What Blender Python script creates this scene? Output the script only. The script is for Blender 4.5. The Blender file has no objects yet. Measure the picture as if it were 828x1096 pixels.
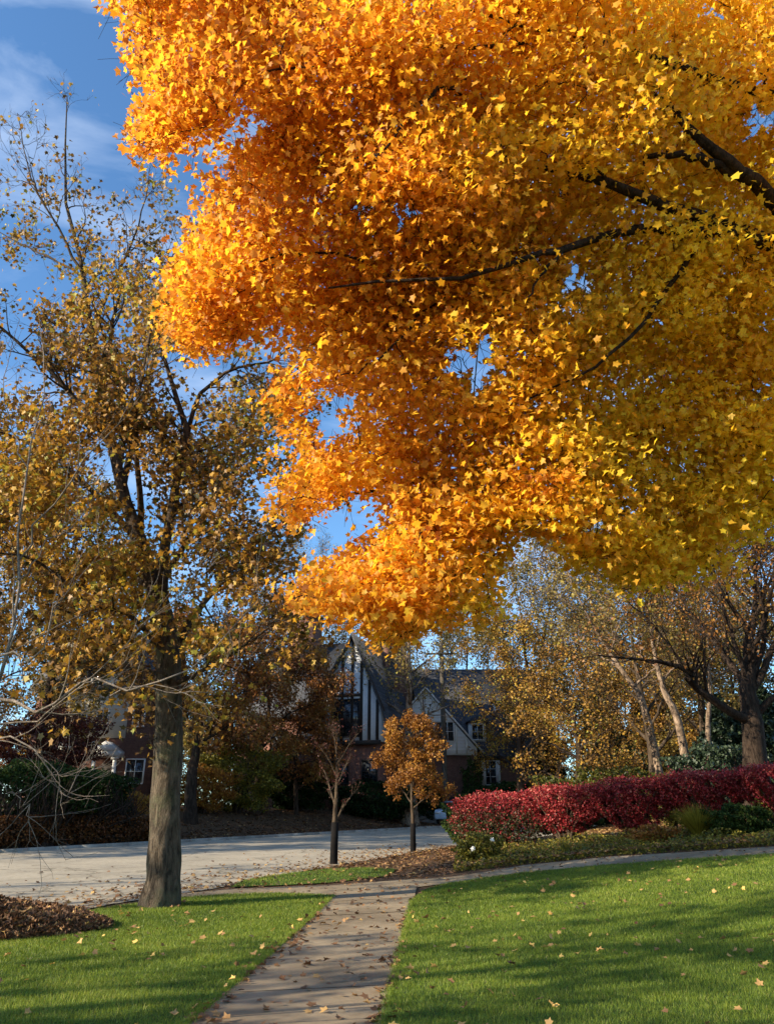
import bpy, math
import numpy as np
from mathutils import Vector
from mathutils.geometry import delaunay_2d_cdt

rng = np.random.default_rng(7)
scene = bpy.context.scene
COL = scene.collection
W0, H0, F0 = 828.0, 1096.0, 820.0
PITCH = math.atan(324 / 820)
CP, SP = math.cos(PITCH), math.sin(PITCH)
CAMZ = 1.6

# ------------------------------------------------------------------ terrain
D = np.array([17.7, 23.7]) / np.hypot(17.7, 23.7)      # direction of the street
FAR0 = np.array([-13.7, 29.7])                          # a point on its far edge
NEAR0 = np.array([2.7, 33.6])                           # a point on its near edge

def sstep(a, b, x):
    t = np.clip((x - a) / (b - a), 0, 1)
    return t * t * (3 - 2 * t)

def soft(x, k):
    return np.where(x / k > 30, x, k * np.log1p(np.exp(np.clip(x / k, -60, 30))))

def H(x, y):
    x = np.asarray(x, float); y = np.asarray(y, float)
    z = .022 * (soft(y - 14, 1.2) - soft(y - 75, 4))
    sF = -(x - FAR0[0]) * D[1] + (y - FAR0[1]) * D[0]   # metres beyond the far edge
    sN = (x - NEAR0[0]) * D[1] - (y - NEAR0[1]) * D[0]  # metres on the near side
    z = z + 1.15 * sstep(.6, 8, sF)
    ramp = .1 * (soft(x - 1.5, .8) - soft(x - 26, 4))
    z = z + ramp * sstep(6, 18, y) * sstep(0, 5, sN)
    return z

def ray(px, py):
    dx = (np.asarray(px, float) - 414) / F0
    dy = -(np.asarray(py, float) - 548) / F0
    return np.stack([dx, CP - dy * SP, SP + dy * CP + 0 * dx], -1)

def P(px, py, Y):
    d = ray(px, py)
    return np.array([0, 0, CAMZ]) + d * (Y / d[..., 1])[..., None] if np.ndim(Y) or np.ndim(px) else np.array([0, 0, CAMZ]) + d * (Y / d[1])

def G(px, py):
    d = ray(px, py)
    t = 2.0
    while t < 400:
        q = d * t
        if CAMZ + q[2] < H(q[0], q[1]):
            break
        t += .05 if t < 60 else .5
    return np.array([d[0] * t, d[1] * t])

def G3(px, py):
    g = G(px, py)
    return np.array([g[0], g[1], float(H(*g))])

def at(px, Y):
    """ground point of picture column px at distance Y"""
    z = 0.0
    for _ in range(8):
        x = (px - 414) / F0 * (Y * CP + (z - CAMZ) * SP)
        z = float(H(x, Y))
    return np.array([x, Y, z])

def atb(px, s):
    """ground point of picture column px lying s metres beyond the far edge of the street"""
    lo, hi = 20.0, 90.0
    for _ in range(30):
        m = (lo + hi) / 2; q = at(px, m)
        if -(q[0] - FAR0[0]) * D[1] + (q[1] - FAR0[1]) * D[0] < s: lo = m
        else: hi = m
    return q

def proj(p):
    q = p - np.array([0, 0, CAMZ])
    zc = q[..., 1] * CP + q[..., 2] * SP
    up = -q[..., 1] * SP + q[..., 2] * CP
    zz = np.where(zc > .1, zc, .1)
    return np.where(zc > .1, 414 + F0 * q[..., 0] / zz, 1e5), np.where(zc > .1, 548 - F0 * up / zz, -1e5)

def inpoly(px, py, poly):
    px = np.asarray(px); py = np.asarray(py)
    ins = np.zeros(px.shape, bool)
    n = len(poly)
    for i in range(n):
        x1, y1 = poly[i]; x2, y2 = poly[(i + 1) % n]
        if y1 == y2: continue
        c = ((y1 > py) != (y2 > py)) & (px < (x2 - x1) * (py - y1) / (y2 - y1) + x1)
        ins ^= c
    return ins

def unit(v):
    return v / np.maximum(np.linalg.norm(v, axis=-1, keepdims=True), 1e-9)

# ------------------------------------------------------------------ mesh tools
def mkmesh(name, V, F, mat, parent=None, tone=None, smooth=False):
    """F: (M,k) array or list of such arrays"""
    V = np.asarray(V, np.float32).reshape(-1, 3)
    Fs = F if isinstance(F, list) else [F]
    Fs = [np.asarray(f, np.int32) for f in Fs if len(f)]
    me = bpy.data.meshes.new(name)
    me.vertices.add(len(V)); me.vertices.foreach_set('co', V.ravel())
    nl = sum(f.size for f in Fs); nf = sum(len(f) for f in Fs)
    me.loops.add(nl); me.polygons.add(nf)
    me.loops.foreach_set('vertex_index', np.concatenate([f.ravel() for f in Fs]))
    tot = np.concatenate([np.full(len(f), f.shape[1], np.int32) for f in Fs])
    st = np.concatenate([[0], np.cumsum(tot)[:-1]]).astype(np.int32)
    me.polygons.foreach_set('loop_start', st); me.polygons.foreach_set('loop_total', tot)
    if smooth: me.polygons.foreach_set('use_smooth', np.ones(nf, bool))
    if tone is not None:
        a = me.attributes.new('tone', 'FLOAT', 'POINT')
        a.data.foreach_set('value', np.asarray(tone, np.float32))
    me.update(); me.validate()
    me.materials.append(mat)
    o = bpy.data.objects.new(name, me); COL.objects.link(o)
    if parent: o.parent = parent
    return o

def tag(o, label=None, cat=None, group=None, kind=None):
    if label: o['label'] = label
    if cat: o['category'] = cat
    if group: o['group'] = group
    if kind: o['kind'] = kind
    return o

def thing(name, label, cat, loc=(0, 0, 0), group=None, rot=0):
    o = bpy.data.objects.new(name, None); COL.objects.link(o)
    o.location = loc; o.rotation_euler = (0, 0, rot); o.empty_display_size = .3
    return tag(o, label, cat, group)

def copy_tree(o, parent=None):
    c = o.copy(); COL.objects.link(c)
    if parent: c.parent = parent
    for ch in list(o.children): copy_tree(ch, c)
    return c

class MB:
    """collects geometry for one mesh"""
    def __init__(s): s.V = []; s.Q = []; s.T = []; s.n = 0
    def add(s, V, Q=None, T=None):
        V = np.asarray(V, float).reshape(-1, 3)
        s.V.append(V)
        if Q is not None and len(Q): s.Q.append(np.asarray(Q) + s.n)
        if T is not None and len(T): s.T.append(np.asarray(T) + s.n)
        s.n += len(V); return s
    def box(s, x0, y0, z0, x1, y1, z1):
        V = [(x, y, z) for z in (z0, z1) for y in (y0, y1) for x in (x0, x1)]
        return s.add(V, [(0, 2, 3, 1), (4, 5, 7, 6), (0, 1, 5, 4), (2, 6, 7, 3), (0, 4, 6, 2), (1, 3, 7, 5)])
    def prism(s, pts, off):
        """planar polygon pts extruded by vector off"""
        pts = np.asarray(pts, float); n = len(pts)
        V = np.concatenate([pts, pts + np.asarray(off, float)])
        s.add(V, [(i, (i + 1) % n, n + (i + 1) % n, n + i) for i in range(n)],
              [(0, i + 1, i) for i in range(1, n - 1)] + [(n, n + i, n + i + 1) for i in range(1, n - 1)])
        return s
    def bar(s, a, b, w, h):
        """rectangular bar between a and b, w along x/horizontal, h vertical-ish"""
        a = np.asarray(a, float); b = np.asarray(b, float)
        t = unit(b - a); ref = np.array([0, 1, 0.]) if abs(t[1]) < .9 else np.array([1, 0, 0.])
        n = unit(np.cross(t, ref)); m = np.cross(t, n)
        c = [(-1, -1), (1, -1), (1, 1), (-1, 1)]
        V = [p + n * w / 2 * i + m * h / 2 * j for p in (a, b) for i, j in c]
        return s.add(V, [(0, 1, 2, 3), (7, 6, 5, 4)] + [(i, 4 + i, 4 + (i + 1) % 4, (i + 1) % 4) for i in range(4)])
    def tube(s, Pp, R, sides=8, cap=True):
        V, Q = tube_geo(np.asarray(Pp, float)[None], np.asarray(R, float)[None], sides)
        k = len(Pp)
        T = [(( k - 1) * sides, (k - 1) * sides + i, (k - 1) * sides + i + 1) for i in range(1, sides - 1)] if cap else None
        return s.add(V, Q, T)
    def build(s, name, mat, parent=None, smooth=False, tone=None):
        F = []
        if s.Q: F.append(np.concatenate(s.Q))
        if s.T: F.append(np.concatenate(s.T))
        return mkmesh(name, np.concatenate(s.V), F, mat, parent, tone, smooth)

def tube_geo(Pp, R, sides):
    N, K, _ = Pp.shape
    T = np.empty_like(Pp)
    T[:, 1:-1] = Pp[:, 2:] - Pp[:, :-2]; T[:, 0] = Pp[:, 1] - Pp[:, 0]; T[:, -1] = Pp[:, -1] - Pp[:, -2]
    T = unit(T)
    avg = unit(T.sum(1))
    ax = np.argmin(np.abs(avg), axis=1)
    ref = np.zeros((N, 3)); ref[np.arange(N), ax] = 1
    n = unit(np.cross(T, ref[:, None])); b = np.cross(T, n)
    a = np.linspace(0, 2 * np.pi, sides, endpoint=False)
    V = Pp[:, :, None] + R[:, :, None, None] * (n[:, :, None] * np.cos(a)[None, None, :, None] + b[:, :, None] * np.sin(a)[None, None, :, None])
    base = (np.arange(N) * K * sides)[:, None, None]
    i = (np.arange(K - 1) * sides)[None, :, None]
    j = np.arange(sides)[None, None]; j2 = (j + 1) % sides
    Q = np.stack([base + i + j, base + i + j2, base + i + sides + j2, base + i + sides + j], -1).reshape(-1, 4)
    return V.reshape(-1, 3), Q

def resample(pts, K, jit=0.0):
    """smooth polyline (Catmull-Rom) through pts with K points; returns (K, dims)"""
    pts = np.asarray(pts, float)
    e = np.concatenate([[2 * pts[0] - pts[1]], pts, [2 * pts[-1] - pts[-2]]])
    n = len(pts) - 1
    u = np.linspace(0, n, K); i = np.minimum(u.astype(int), n - 1); t = (u - i)[:, None]
    p0, p1, p2, p3 = e[i], e[i + 1], e[i + 2], e[i + 3]
    q = .5 * (2 * p1 + (p2 - p0) * t + (2 * p0 - 5 * p1 + 4 * p2 - p3) * t ** 2 + (3 * p1 - p0 - 3 * p2 + p3) * t ** 3)
    if jit:
        w = rng.normal(0, jit, q.shape); w[0] = 0; q = q + w
    return q

def grow(Pp, R, n, length, ang=45, up=.15, wob=.16, K=6, tmin=.25, rr=.55, rmin=.004, taper=.3):
    """n side branches on every branch of (N,K0,3)"""
    N, K0, _ = Pp.shape
    t = rng.uniform(tmin, 1, (N, n)) * (K0 - 1)
    t[:, 0] = K0 - 1
    i = np.minimum(t.astype(int), K0 - 2); f = (t - i)[..., None]
    ar = np.arange(N)[:, None]
    a = Pp[ar, i]; b = Pp[ar, i + 1]
    pos = a + (b - a) * f; tan = unit(b - a)
    rad = (R[ar, i] * (1 - f[..., 0]) + R[ar, i + 1] * f[..., 0])
    pos = pos.reshape(-1, 3); tan = tan.reshape(-1, 3); rad = rad.reshape(-1)
    M = len(pos)
    rv = rng.normal(size=(M, 3)); perp = unit(rv - tan * (rv * tan).sum(1, keepdims=True))
    A = np.radians(rng.uniform(ang * .6, ang * 1.3, M))[:, None]
    d = unit(tan * np.cos(A) + perp * np.sin(A) + np.array([0, 0, up]))
    L = length * rng.uniform(.55, 1.2, M) * (1.15 - .5 * (t.reshape(-1) / (K0 - 1)))
    out = np.empty((M, K, 3)); out[:, 0] = pos
    for k in range(1, K):
        d = unit(d + rng.normal(0, wob, (M, 3)) + np.array([0, 0, up * .35]))
        out[:, k] = out[:, k - 1] + d * (L / (K - 1))[:, None]
    r0 = np.maximum(rad * rr, rmin)
    RR = r0[:, None] * np.linspace(1, taper, K)[None]
    return out, np.maximum(RR, rmin * .6)

# leaf templates: verts (u across, v along, w out of plane), tris
def T_maple():
    o = [(0, 0), (.40, -.02), (.33, .25), (.60, .55), (.25, .58), (0, 1.0), (-.25, .58), (-.60, .55), (-.33, .25), (-.40, -.02)]
    V = [(0, .33, 0)] + [(u, v, .22 * abs(u) - .12 * (v - .33) ** 2) for u, v in o]
    return np.array(V), np.array([(0, i, i % 10 + 1) for i in range(1, 11)])
def T_leaf6():
    V = [(0, 0, 0), (.34, .35, .12), (.26, .72, .05), (0, 1, -.1), (-.26, .72, .05), (-.34, .35, .12)]
    return np.array(V, float), np.array([(0, 1, 2), (0, 2, 3), (0, 3, 4), (0, 4, 5)])
def T_leaf4():
    V = [(0, 0, 0), (.42, .5, .12), (0, 1, 0), (-.42, .5, .12)]
    return np.array(V, float), np.array([(0, 1, 2), (0, 2, 3)])
MAPLE, LEAF6, LEAF4 = T_maple(), T_leaf6(), T_leaf4()

def leaf_arrays(C, size, tmpl, nb=(0, 0, .5), nr=.7, down=.5, tr=.6, loc=False):
    C = np.asarray(C, float); N = len(C)
    n = unit(rng.normal(0, nr, (N, 3)) + np.asarray(nb))
    t = rng.normal(0, tr, (N, 3)) + np.array([0, 0, -down])
    t = unit(t - n * (t * n).sum(1, keepdims=True)); b = np.cross(n, t)
    tv, tf = tmpl
    s = np.broadcast_to(np.asarray(size, float), (N,))[:, None, None]
    curl = rng.uniform(-.4, 2.8, (N, 1, 1)); wd = rng.uniform(.68, 1.15, (N, 1, 1)); sk = rng.normal(0, .14, (N, 1, 1))
    V = C[:, None] + s * (b[:, None] * (tv[None, :, :1] * wd + sk * (tv[None, :, 1:2] - .3)) + t[:, None] * (tv[None, :, 1:2] - .4) + n[:, None] * tv[None, :, 2:] * curl)
    k = len(tv)
    Fc = (np.arange(N) * k)[:, None, None] + tf[None]
    return V.reshape(-1, 3), Fc.reshape(-1, 3), k

def leaves(name, C, size, tmpl, mat, parent, tone, **kw):
    V, Fc, k = leaf_arrays(C, size, tmpl, **kw)
    return mkmesh(name, V, Fc, mat, parent, np.repeat(tone, k))

def wood(name, sets, mat, parent):
    """sets: list of (P (N,K,3), R (N,K), sides)"""
    mb = MB()
    for Pp, R, s in sets:
        V, Q = tube_geo(Pp, R, s); mb.add(V, Q)
    return mb.build(name, mat, parent, smooth=True)

# ------------------------------------------------------------------ materials
class NT:
    def __init__(s, name):
        s.m = bpy.data.materials.new(name); s.m.use_nodes = True
        s.t = s.m.node_tree; s.t.nodes.clear()
        s.out = s.n('ShaderNodeOutputMaterial')
        s.tc = s.n('ShaderNodeTexCoord')
    def n(s, k, **kw):
        x = s.t.nodes.new(k)
        for a, b in kw.items(): setattr(x, a, b)
        return x
    def l(s, a, b): s.t.links.new(a, b)
    def noise(s, scale, detail=4, rough=.6, vec=None, dist=0):
        x = s.n('ShaderNodeTexNoise'); x.inputs['Scale'].default_value = scale
        x.inputs['Detail'].default_value = detail; x.inputs['Roughness'].default_value = rough
        x.inputs['Distortion'].default_value = dist
        s.l(vec if vec is not None else s.tc.outputs['Object'], x.inputs['Vector']); return x.outputs[0]
    def mapping(s, scale, rot=(0, 0, 0)):
        x = s.n('ShaderNodeMapping'); x.inputs['Scale'].default_value = scale; x.inputs['Rotation'].default_value = rot
        s.l(s.tc.outputs['Object'], x.inputs['Vector']); return x.outputs[0]
    def ramp(s, fac, stops, interp='LINEAR'):
        x = s.n('ShaderNodeValToRGB'); cr = x.color_ramp; cr.interpolation = interp
        while len(cr.elements) > 1: cr.elements.remove(cr.elements[-1])
        for i, (p, c) in enumerate(stops):
            e = cr.elements[0] if i == 0 else cr.elements.new(p)
            e.position = p; e.color = (*c, 1)
        s.l(fac, x.inputs[0]); return x.outputs[0]
    def mix(s, a, b, fac, mode='MIX'):
        x = s.n('ShaderNodeMix', data_type='RGBA', blend_type=mode)
        for v, i in ((fac, 0), (a, 6), (b, 7)):
            if hasattr(v, 'is_linked') or hasattr(v, 'links'): s.l(v, x.inputs[i])
            else: x.inputs[i].default_value = v if i == 0 else (*v, 1)
        return x.outputs[2]
    def bump(s, h, strength=.5, dist=.02):
        x = s.n('ShaderNodeBump'); x.inputs['Strength'].default_value = strength; x.inputs['Distance'].default_value = dist
        s.l(h, x.inputs['Height']); return x.outputs[0]
    def bsdf(s, col, rough=.9, bump=None, spec=.3, metal=0):
        x = s.n('ShaderNodeBsdfPrincipled')
        if hasattr(col, 'links'): s.l(col, x.inputs['Base Color'])
        else: x.inputs['Base Color'].default_value = (*col, 1)
        if hasattr(rough, 'links'): s.l(rough, x.inputs['Roughness'])
        else: x.inputs['Roughness'].default_value = rough
        x.inputs['Specular IOR Level'].default_value = spec; x.inputs['Metallic'].default_value = metal
        if bump is not None: s.l(bump, x.inputs['Normal'])
        return x
    def done(s, x): s.l(x.outputs[0], s.out.inputs[0]); return s.m

def leaf_mat(name, stops, trans=.45, tcol=1.25, rough=.5, spec=.35):
    s = NT(name)
    a = s.n('ShaderNodeAttribute', attribute_name='tone')
    c = s.ramp(a.outputs['Fac'], stops)
    nz = s.noise(14, 2); c = s.mix(c, s.ramp(nz, [(.3, (.72, .68, .62)), (.7, (1.1, 1.1, 1.1))]), .6, 'MULTIPLY')
    p = s.bsdf(c, rough, None, spec)
    t = s.n('ShaderNodeBsdfTranslucent')
    g = s.n('ShaderNodeMix', data_type='RGBA', blend_type='MULTIPLY'); g.inputs[0].default_value = 1
    s.l(c, g.inputs[6]); g.inputs[7].default_value = (tcol, tcol * .92, tcol * .7, 1); s.l(g.outputs[2], t.inputs[0])
    m = s.n('ShaderNodeMixShader'); m.inputs[0].default_value = trans
    s.l(p.outputs[0], m.inputs[1]); s.l(t.outputs[0], m.inputs[2])
    return s.done(m)

def bark_mat(name, dark, light, scale=9, stretch=.22, moss=None):
    s = NT(name)
    v = s.mapping((1, 1, stretch))
    n1 = s.noise(scale, 6, .7, v, .6); n2 = s.noise(2.1, 3)
    n3 = s.noise(scale * 4, 4, .7, v)
    c = s.ramp(n1, [(.38, dark), (.5, tuple((a + b) / 2 for a, b in zip(dark, light))), (.62, light)])
    c = s.mix(c, s.ramp(n2, [(.3, (.7, .7, .68)), (.7, (1.15, 1.12, 1.05))]), .8, 'MULTIPLY')
    if moss: c = s.mix(c, moss, s.ramp(s.noise(1.3, 5, .7), [(.5, (0, 0, 0)), (.68, (.7, .7, .7))]))
    h = s.mix(n1, n3, .35)
    return s.done(s.bsdf(c, .95, s.bump(h, 1.0, .12), .15))

def plain(name, col, var=.12, rough=.8, scale=6, bump=.2, metal=0, spec=.3, stretch=(1, 1, 1)):
    s = NT(name)
    n = s.noise(scale, 5, .65, s.mapping(stretch))
    lo = tuple(c * (1 - var * 2) for c in col); hi = tuple(min(1, c * (1 + var)) for c in col)
    c = s.ramp(n, [(.3, lo), (.7, hi)])
    return s.done(s.bsdf(c, rough, s.bump(n, bump, .01), spec, metal))

def brick_mat(name, c1, c2, mortar, scale=4.5):
    s = NT(name)
    x = s.n('ShaderNodeTexBrick'); x.inputs['Scale'].default_value = scale
    mp = s.mapping((1, 1, 1), (math.radians(90), 0, 0)); s.l(mp, x.inputs['Vector'])
    x.inputs['Color1'].default_value = (*c1, 1); x.inputs['Color2'].default_value = (*c2, 1); x.inputs['Mortar'].default_value = (*mortar, 1)
    x.inputs['Mortar Size'].default_value = .012; x.inputs['Row Height'].default_value = .22
    c = s.mix(x.outputs[0], s.ramp(s.noise(3, 4), [(.3, (.7, .7, .7)), (.7, (1.15, 1.1, 1.1))]), .8, 'MULTIPLY')
    return s.done(s.bsdf(c, .9, None, .2))

def roof_mat(name, a, b):
    s = NT(name)
    x = s.n('ShaderNodeTexBrick'); x.inputs['Scale'].default_value = 3.2
    mp = s.mapping((1, 1, 1.0), (math.radians(90), 0, 0)); s.l(mp, x.inputs['Vector'])
    x.inputs['Color1'].default_value = (*a, 1); x.inputs['Color2'].default_value = (*b, 1)
    x.inputs['Mortar'].default_value = (*(c * .5 for c in a), 1); x.inputs['Mortar Size'].default_value = .02
    c = s.mix(x.outputs[0], s.ramp(s.noise(2, 5), [(.3, (.7, .7, .72)), (.7, (1.2, 1.2, 1.2))]), .9, 'MULTIPLY')
    return s.done(s.bsdf(c, .85, None, .3))

def glass_mat():
    s = NT('window_glass')
    n = s.noise(3, 2)
    return s.done(s.bsdf(s.ramp(n, [(.3, (.01, .012, .016)), (.7, (.04, .045, .05))]), .08, None, .8))

def ground_mat(name, cols, s1=1.2, s2=30, bump=.6):
    s = NT(name)
    a = s.noise(s1, 5, .65); b = s.noise(s2, 4, .7)
    c = s.ramp(b, [(.25, cols[0]), (.45, cols[1]), (.6, cols[2]), (.78, cols[3])])
    c = s.mix(c, s.ramp(a, [(.3, (.65, .62, .6)), (.7, (1.2, 1.15, 1.05))]), .9, 'MULTIPLY')
    return s.done(s.bsdf(c, .95, s.bump(b, bump, .03), .15))

def paving_mat(name, base, joint=None, crack=True, stain=(.6, .57, .52)):
    s = NT(name)
    fine = s.noise(160, 3, .8); mid = s.noise(7, 6, .7); big = s.noise(.6, 5, .6)
    c = s.ramp(fine, [(.3, tuple(v * .7 for v in base)), (.5, base), (.72, tuple(v * 1.3 for v in base))])
    c = s.mix(c, s.ramp(mid, [(.3, (.75, .73, .7)), (.65, (1.1, 1.1, 1.1))]), .8, 'MULTIPLY')
    c = s.mix(c, s.ramp(big, [(.35, stain), (.6, (1.08, 1.06, 1.02))]), .8, 'MULTIPLY')
    if crack:
        v = s.n('ShaderNodeTexVoronoi', feature='DISTANCE_TO_EDGE'); v.inputs['Scale'].default_value = .35
        d = s.n('ShaderNodeVectorMath', operation='ADD')
        nz = s.n('ShaderNodeTexNoise'); nz.inputs['Scale'].default_value = 1.6; nz.inputs['Detail'].default_value = 5
        s.l(s.tc.outputs['Object'], nz.inputs['Vector']); s.l(s.tc.outputs['Object'], d.inputs[0]); s.l(nz.outputs['Color'], d.inputs[1])
        s.l(d.outputs[0], v.inputs['Vector'])
        c = s.mix(c, s.ramp(v.outputs[0], [(0, (.5, .49, .47)), (.008, (.65, .65, .63)), (.014, (1, 1, 1))]), 1.0, 'MULTIPLY')
    return s.done(s.bsdf(c, .9, s.bump(fine, .35, .006), .25))

OR1 = [(0, (.40, .15, .03)), (.2, (.68, .30, .035)), (.45, (.84, .45, .04)), (.7, (.86, .56, .04)), (1, (.89, .69, .05))]
M = dict(
    maple=leaf_mat('maple_leaf', OR1, .58, 1.4),
    brown=leaf_mat('brown_leaf', [(0, (.05, .05, .01)), (.25, (.16, .085, .025)), (.5, (.34, .18, .035)), (.75, (.58, .34, .045)), (1, (.36, .36, .06))], .35, 1.2),
    rust=leaf_mat('rust_leaf', [(0, (.05, .03, .01)), (.4, (.22, .08, .022)), (.7, (.38, .16, .03)), (1, (.30, .20, .04))], .3, 1.1),
    orange=leaf_mat('orange_leaf', [(0, (.18, .07, .018)), (.4, (.38, .17, .03)), (.75, (.52, .28, .04)), (1, (.55, .38, .06))], .4, 1.2),
    olive=leaf_mat('olive_leaf', [(0, (.05, .055, .015)), (.35, (.16, .12, .035)), (.65, (.34, .24, .06)), (1, (.50, .42, .08))], .35, 1.2),
    ygreen=leaf_mat('yellow_green_leaf', [(0, (.04, .06, .012)), (.5, (.15, .15, .025)), (1, (.42, .34, .045))], .4, 1.2),
    red=leaf_mat('crimson_leaf', [(0, (.06, .07, .025)), (.2, (.10, .025, .02)), (.5, (.28, .02, .028)), (.8, (.48, .05, .055)), (1, (.58, .20, .14))], .25, 1.1),
    maroon=leaf_mat('maroon_leaf', [(0, (.04, .012, .01)), (.6, (.10, .022, .018)), (1, (.18, .06, .035))], .3, 1.1),
    green=leaf_mat('green_leaf', [(0, (.010, .024, .007)), (.5, (.028, .055, .013)), (1, (.08, .12, .025))], .25, 1.1, .7, .15),
    fir=leaf_mat('evergreen_leaf', [(0, (.01, .022, .012)), (.5, (.025, .045, .022)), (1, (.07, .10, .05))], .12, 1.0),
    litter=leaf_mat('fallen_leaf', [(0, (.07, .035, .018)), (.35, (.17, .085, .04)), (.6, (.30, .16, .07)), (.85, (.52, .33, .12)), (1, (.75, .50, .14))], .15, 1.1, .7),
    grass=leaf_mat('grass_blade', [(0, (.055, .10, .014)), (.5, (.20, .285, .032)), (.85, (.36, .41, .06)), (1, (.46, .43, .14))], .45, 1.2, .5),
    bark_grey=bark_mat('grey_bark', (.035, .027, .020), (.17, .135, .10), 11, .25, (.12, .13, .07)),
    bark_dark=bark_mat('dark_bark', (.022, .015, .011), (.075, .052, .038), 12, .2),
    bark_brown=bark_mat('brown_bark', (.035, .025, .018), (.12, .088, .062), 9, .2),
    bark_pale=bark_mat('pale_flaking_bark', (.05, .034, .025), (.38, .28, .20), 5, .6),
    bark_twig=bark_mat('pale_twig_bark', (.22, .17, .13), (.42, .35, .29), 14, .4),
    soil=ground_mat('leafy_soil', [(.035, .022, .014), (.09, .055, .032), (.16, .10, .055), (.30, .20, .10)]),
    lawn=ground_mat('lawn_soil', [(.018, .035, .008), (.045, .085, .014), (.065, .12, .02), (.10, .16, .03)], .8, 40, .4),
    walk=paving_mat('concrete_sidewalk', (.30, .24, .16), crack=False),
    road=paving_mat('worn_street', (.40, .355, .275), stain=(.8, .79, .77)),
    kerb=paving_mat('kerb_concrete', (.36, .34, .30), crack=False),
    stucco=plain('white_stucco', (.62, .64, .66), .05), timber=plain('dark_timber', (.035, .028, .024), .2, .8, 20, .3),
    cream=plain('cream_siding', (.70, .66, .56), .05), white=plain('white_paint', (.75, .74, .71), .04),
    brick=brick_mat('red_brick', (.13, .05, .035), (.18, .075, .05), (.25, .22, .19)),
    brick2=brick_mat('brown_brick', (.14, .065, .045), (.20, .09, .06), (.2, .17, .15)),
    slate=roof_mat('dark_slate_roof', (.045, .048, .055), (.075, .078, .085)),
    shingle=roof_mat('grey_shingle_roof', (.06, .058, .06), (.10, .095, .095)),
    glass=glass_mat(), pole=bark_mat('weathered_pole', (.06, .052, .043), (.17, .15, .125), 16, .08),
    rock=plain('grey_rock', (.22, .20, .18), .3, .95, 3, .6), wire=plain('black_cable', (.02, .02, .022), .1),
    guard=plain('black_trunk_guard', (.01, .009, .009), .2, .9, spec=.1),
    carpaint=plain('pale_blue_car_paint', (.45, .55, .66), .03, .3, 3, 0, 0, .6), rubber=plain('tyre_rubber', (.02, .02, .02), .1),
    lamp=plain('headlight_lens', (.7, .7, .68), .02, .15), petal=plain('white_petal', (.82, .8, .76), .03),
    metal=plain('grey_metal', (.3, .3, .3), .1, .45, 8, .1, .8),
)

# ------------------------------------------------------------------ setting
def fill(name, poly, step, dz, mat, kind='structure', label=None, skirt=0):
    poly = [np.asarray(p, float) for p in poly]
    bd = []
    for i in range(len(poly)):
        a, b = poly[i], poly[(i + 1) % len(poly)]
        n = max(1, int(np.linalg.norm(b - a) / step))
        for k in range(n): bd.append(a + (b - a) * k / n)
    bd = np.array(bd); nb = len(bd)
    x0, y0 = bd.min(0); x1, y1 = bd.max(0)
    gx, gy = np.meshgrid(np.arange(x0 + step / 2, x1, step), np.arange(y0 + step / 2, y1, step))
    g = np.stack([gx.ravel(), gy.ravel()], -1)
    g = g[inpoly(g[:, 0], g[:, 1], poly)]
    pts = [Vector(p) for p in np.concatenate([bd, g])]
    v, e, f, *_ = delaunay_2d_cdt(pts, [], [list(range(nb))], 1, 1e-4)
    v = np.array([(p.x, p.y) for p in v])
    V = np.column_stack([v, H(v[:, 0], v[:, 1]) + dz])
    T = np.array([t for t in f if len(t) == 3], np.int32)
    V0 = V; 
    # make all face up
    a, b, c = V[T[:, 0]], V[T[:, 1]], V[T[:, 2]]
    up = np.cross(b - a, c - a)[:, 2] < 0
    T[up] = T[up][:, ::-1]
    Fs = [T]
    if skirt:
        n = len(bd); lo = np.column_stack([bd, H(bd[:, 0], bd[:, 1]) + dz - skirt]); hi = np.column_stack([bd, H(bd[:, 0], bd[:, 1]) + dz])
        k = len(V); V = np.concatenate([V, hi, lo])
        Fs.append(np.array([(k + i, k + (i + 1) % n, k + n + (i + 1) % n, k + n + i) for i in range(n)]))
    o = mkmesh(name, V, Fs, mat, smooth=False)
    return tag(o, label, kind=kind)

def axis(lo, hi, far):
    a = list(np.arange(lo, hi + .01, .6)); s = .6
    while a[-1] < far: s *= 1.25; a.append(a[-1] + s)
    s = .6
    while a[0] > -far: s *= 1.25; a.insert(0, a[0] - s)
    return np.array(a)
gx = axis(-26, 30, 600); gy = axis(-8, 72, 900)
XX, YY = np.meshgrid(gx, gy)
nx = len(gx)
idx = np.arange(len(gx) * len(gy)).reshape(len(gy), nx)
Q = np.stack([idx[:-1, :-1], idx[:-1, 1:], idx[1:, 1:], idx[1:, :-1]], -1).reshape(-1, 4)
tag(mkmesh('ground', np.stack([XX, YY, H(XX, YY) - .012], -1), Q, M['soil'], smooth=True), kind='structure')

def line(p, s): return p + D * s
SWL0, SWL1 = G(205, 1096), G(357, 960)
SWR0, SWR1 = G(410, 1096), G(441, 965)
def ext(a, b, y): return a + (b - a) * (y - a[1]) / (b[1] - a[1])
near_path = [G(150, 969), G(240, 957.5), G(357, 958), G(478, 946), G(560, 934.5), G(650, 926), G(740, 920), G(828, 914.5), G(930, 909)]
far_path = [G(195, 957), G(250, 952), G(350, 948), G(430, 942), G(482, 939), G(560, 926.5), G(650, 917.5), G(740, 912), G(828, 906.5), G(930, 901)]
roadA = [line(NEAR0, -60), line(NEAR0, -42)]
rn = [G(0, 992), G(120, 968), G(230, 951), G(330, 931.5), G(420, 916.5), G(486, 905.5)]
FARE = [line(FAR0, s_) for s_ in (-60, -30, 0, 15, 27)] + [np.array(q) for q in ((4.2, 53.0), (7.5, 53.6), (14., 53.4), (30., 57.), (80., 70.))]
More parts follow.
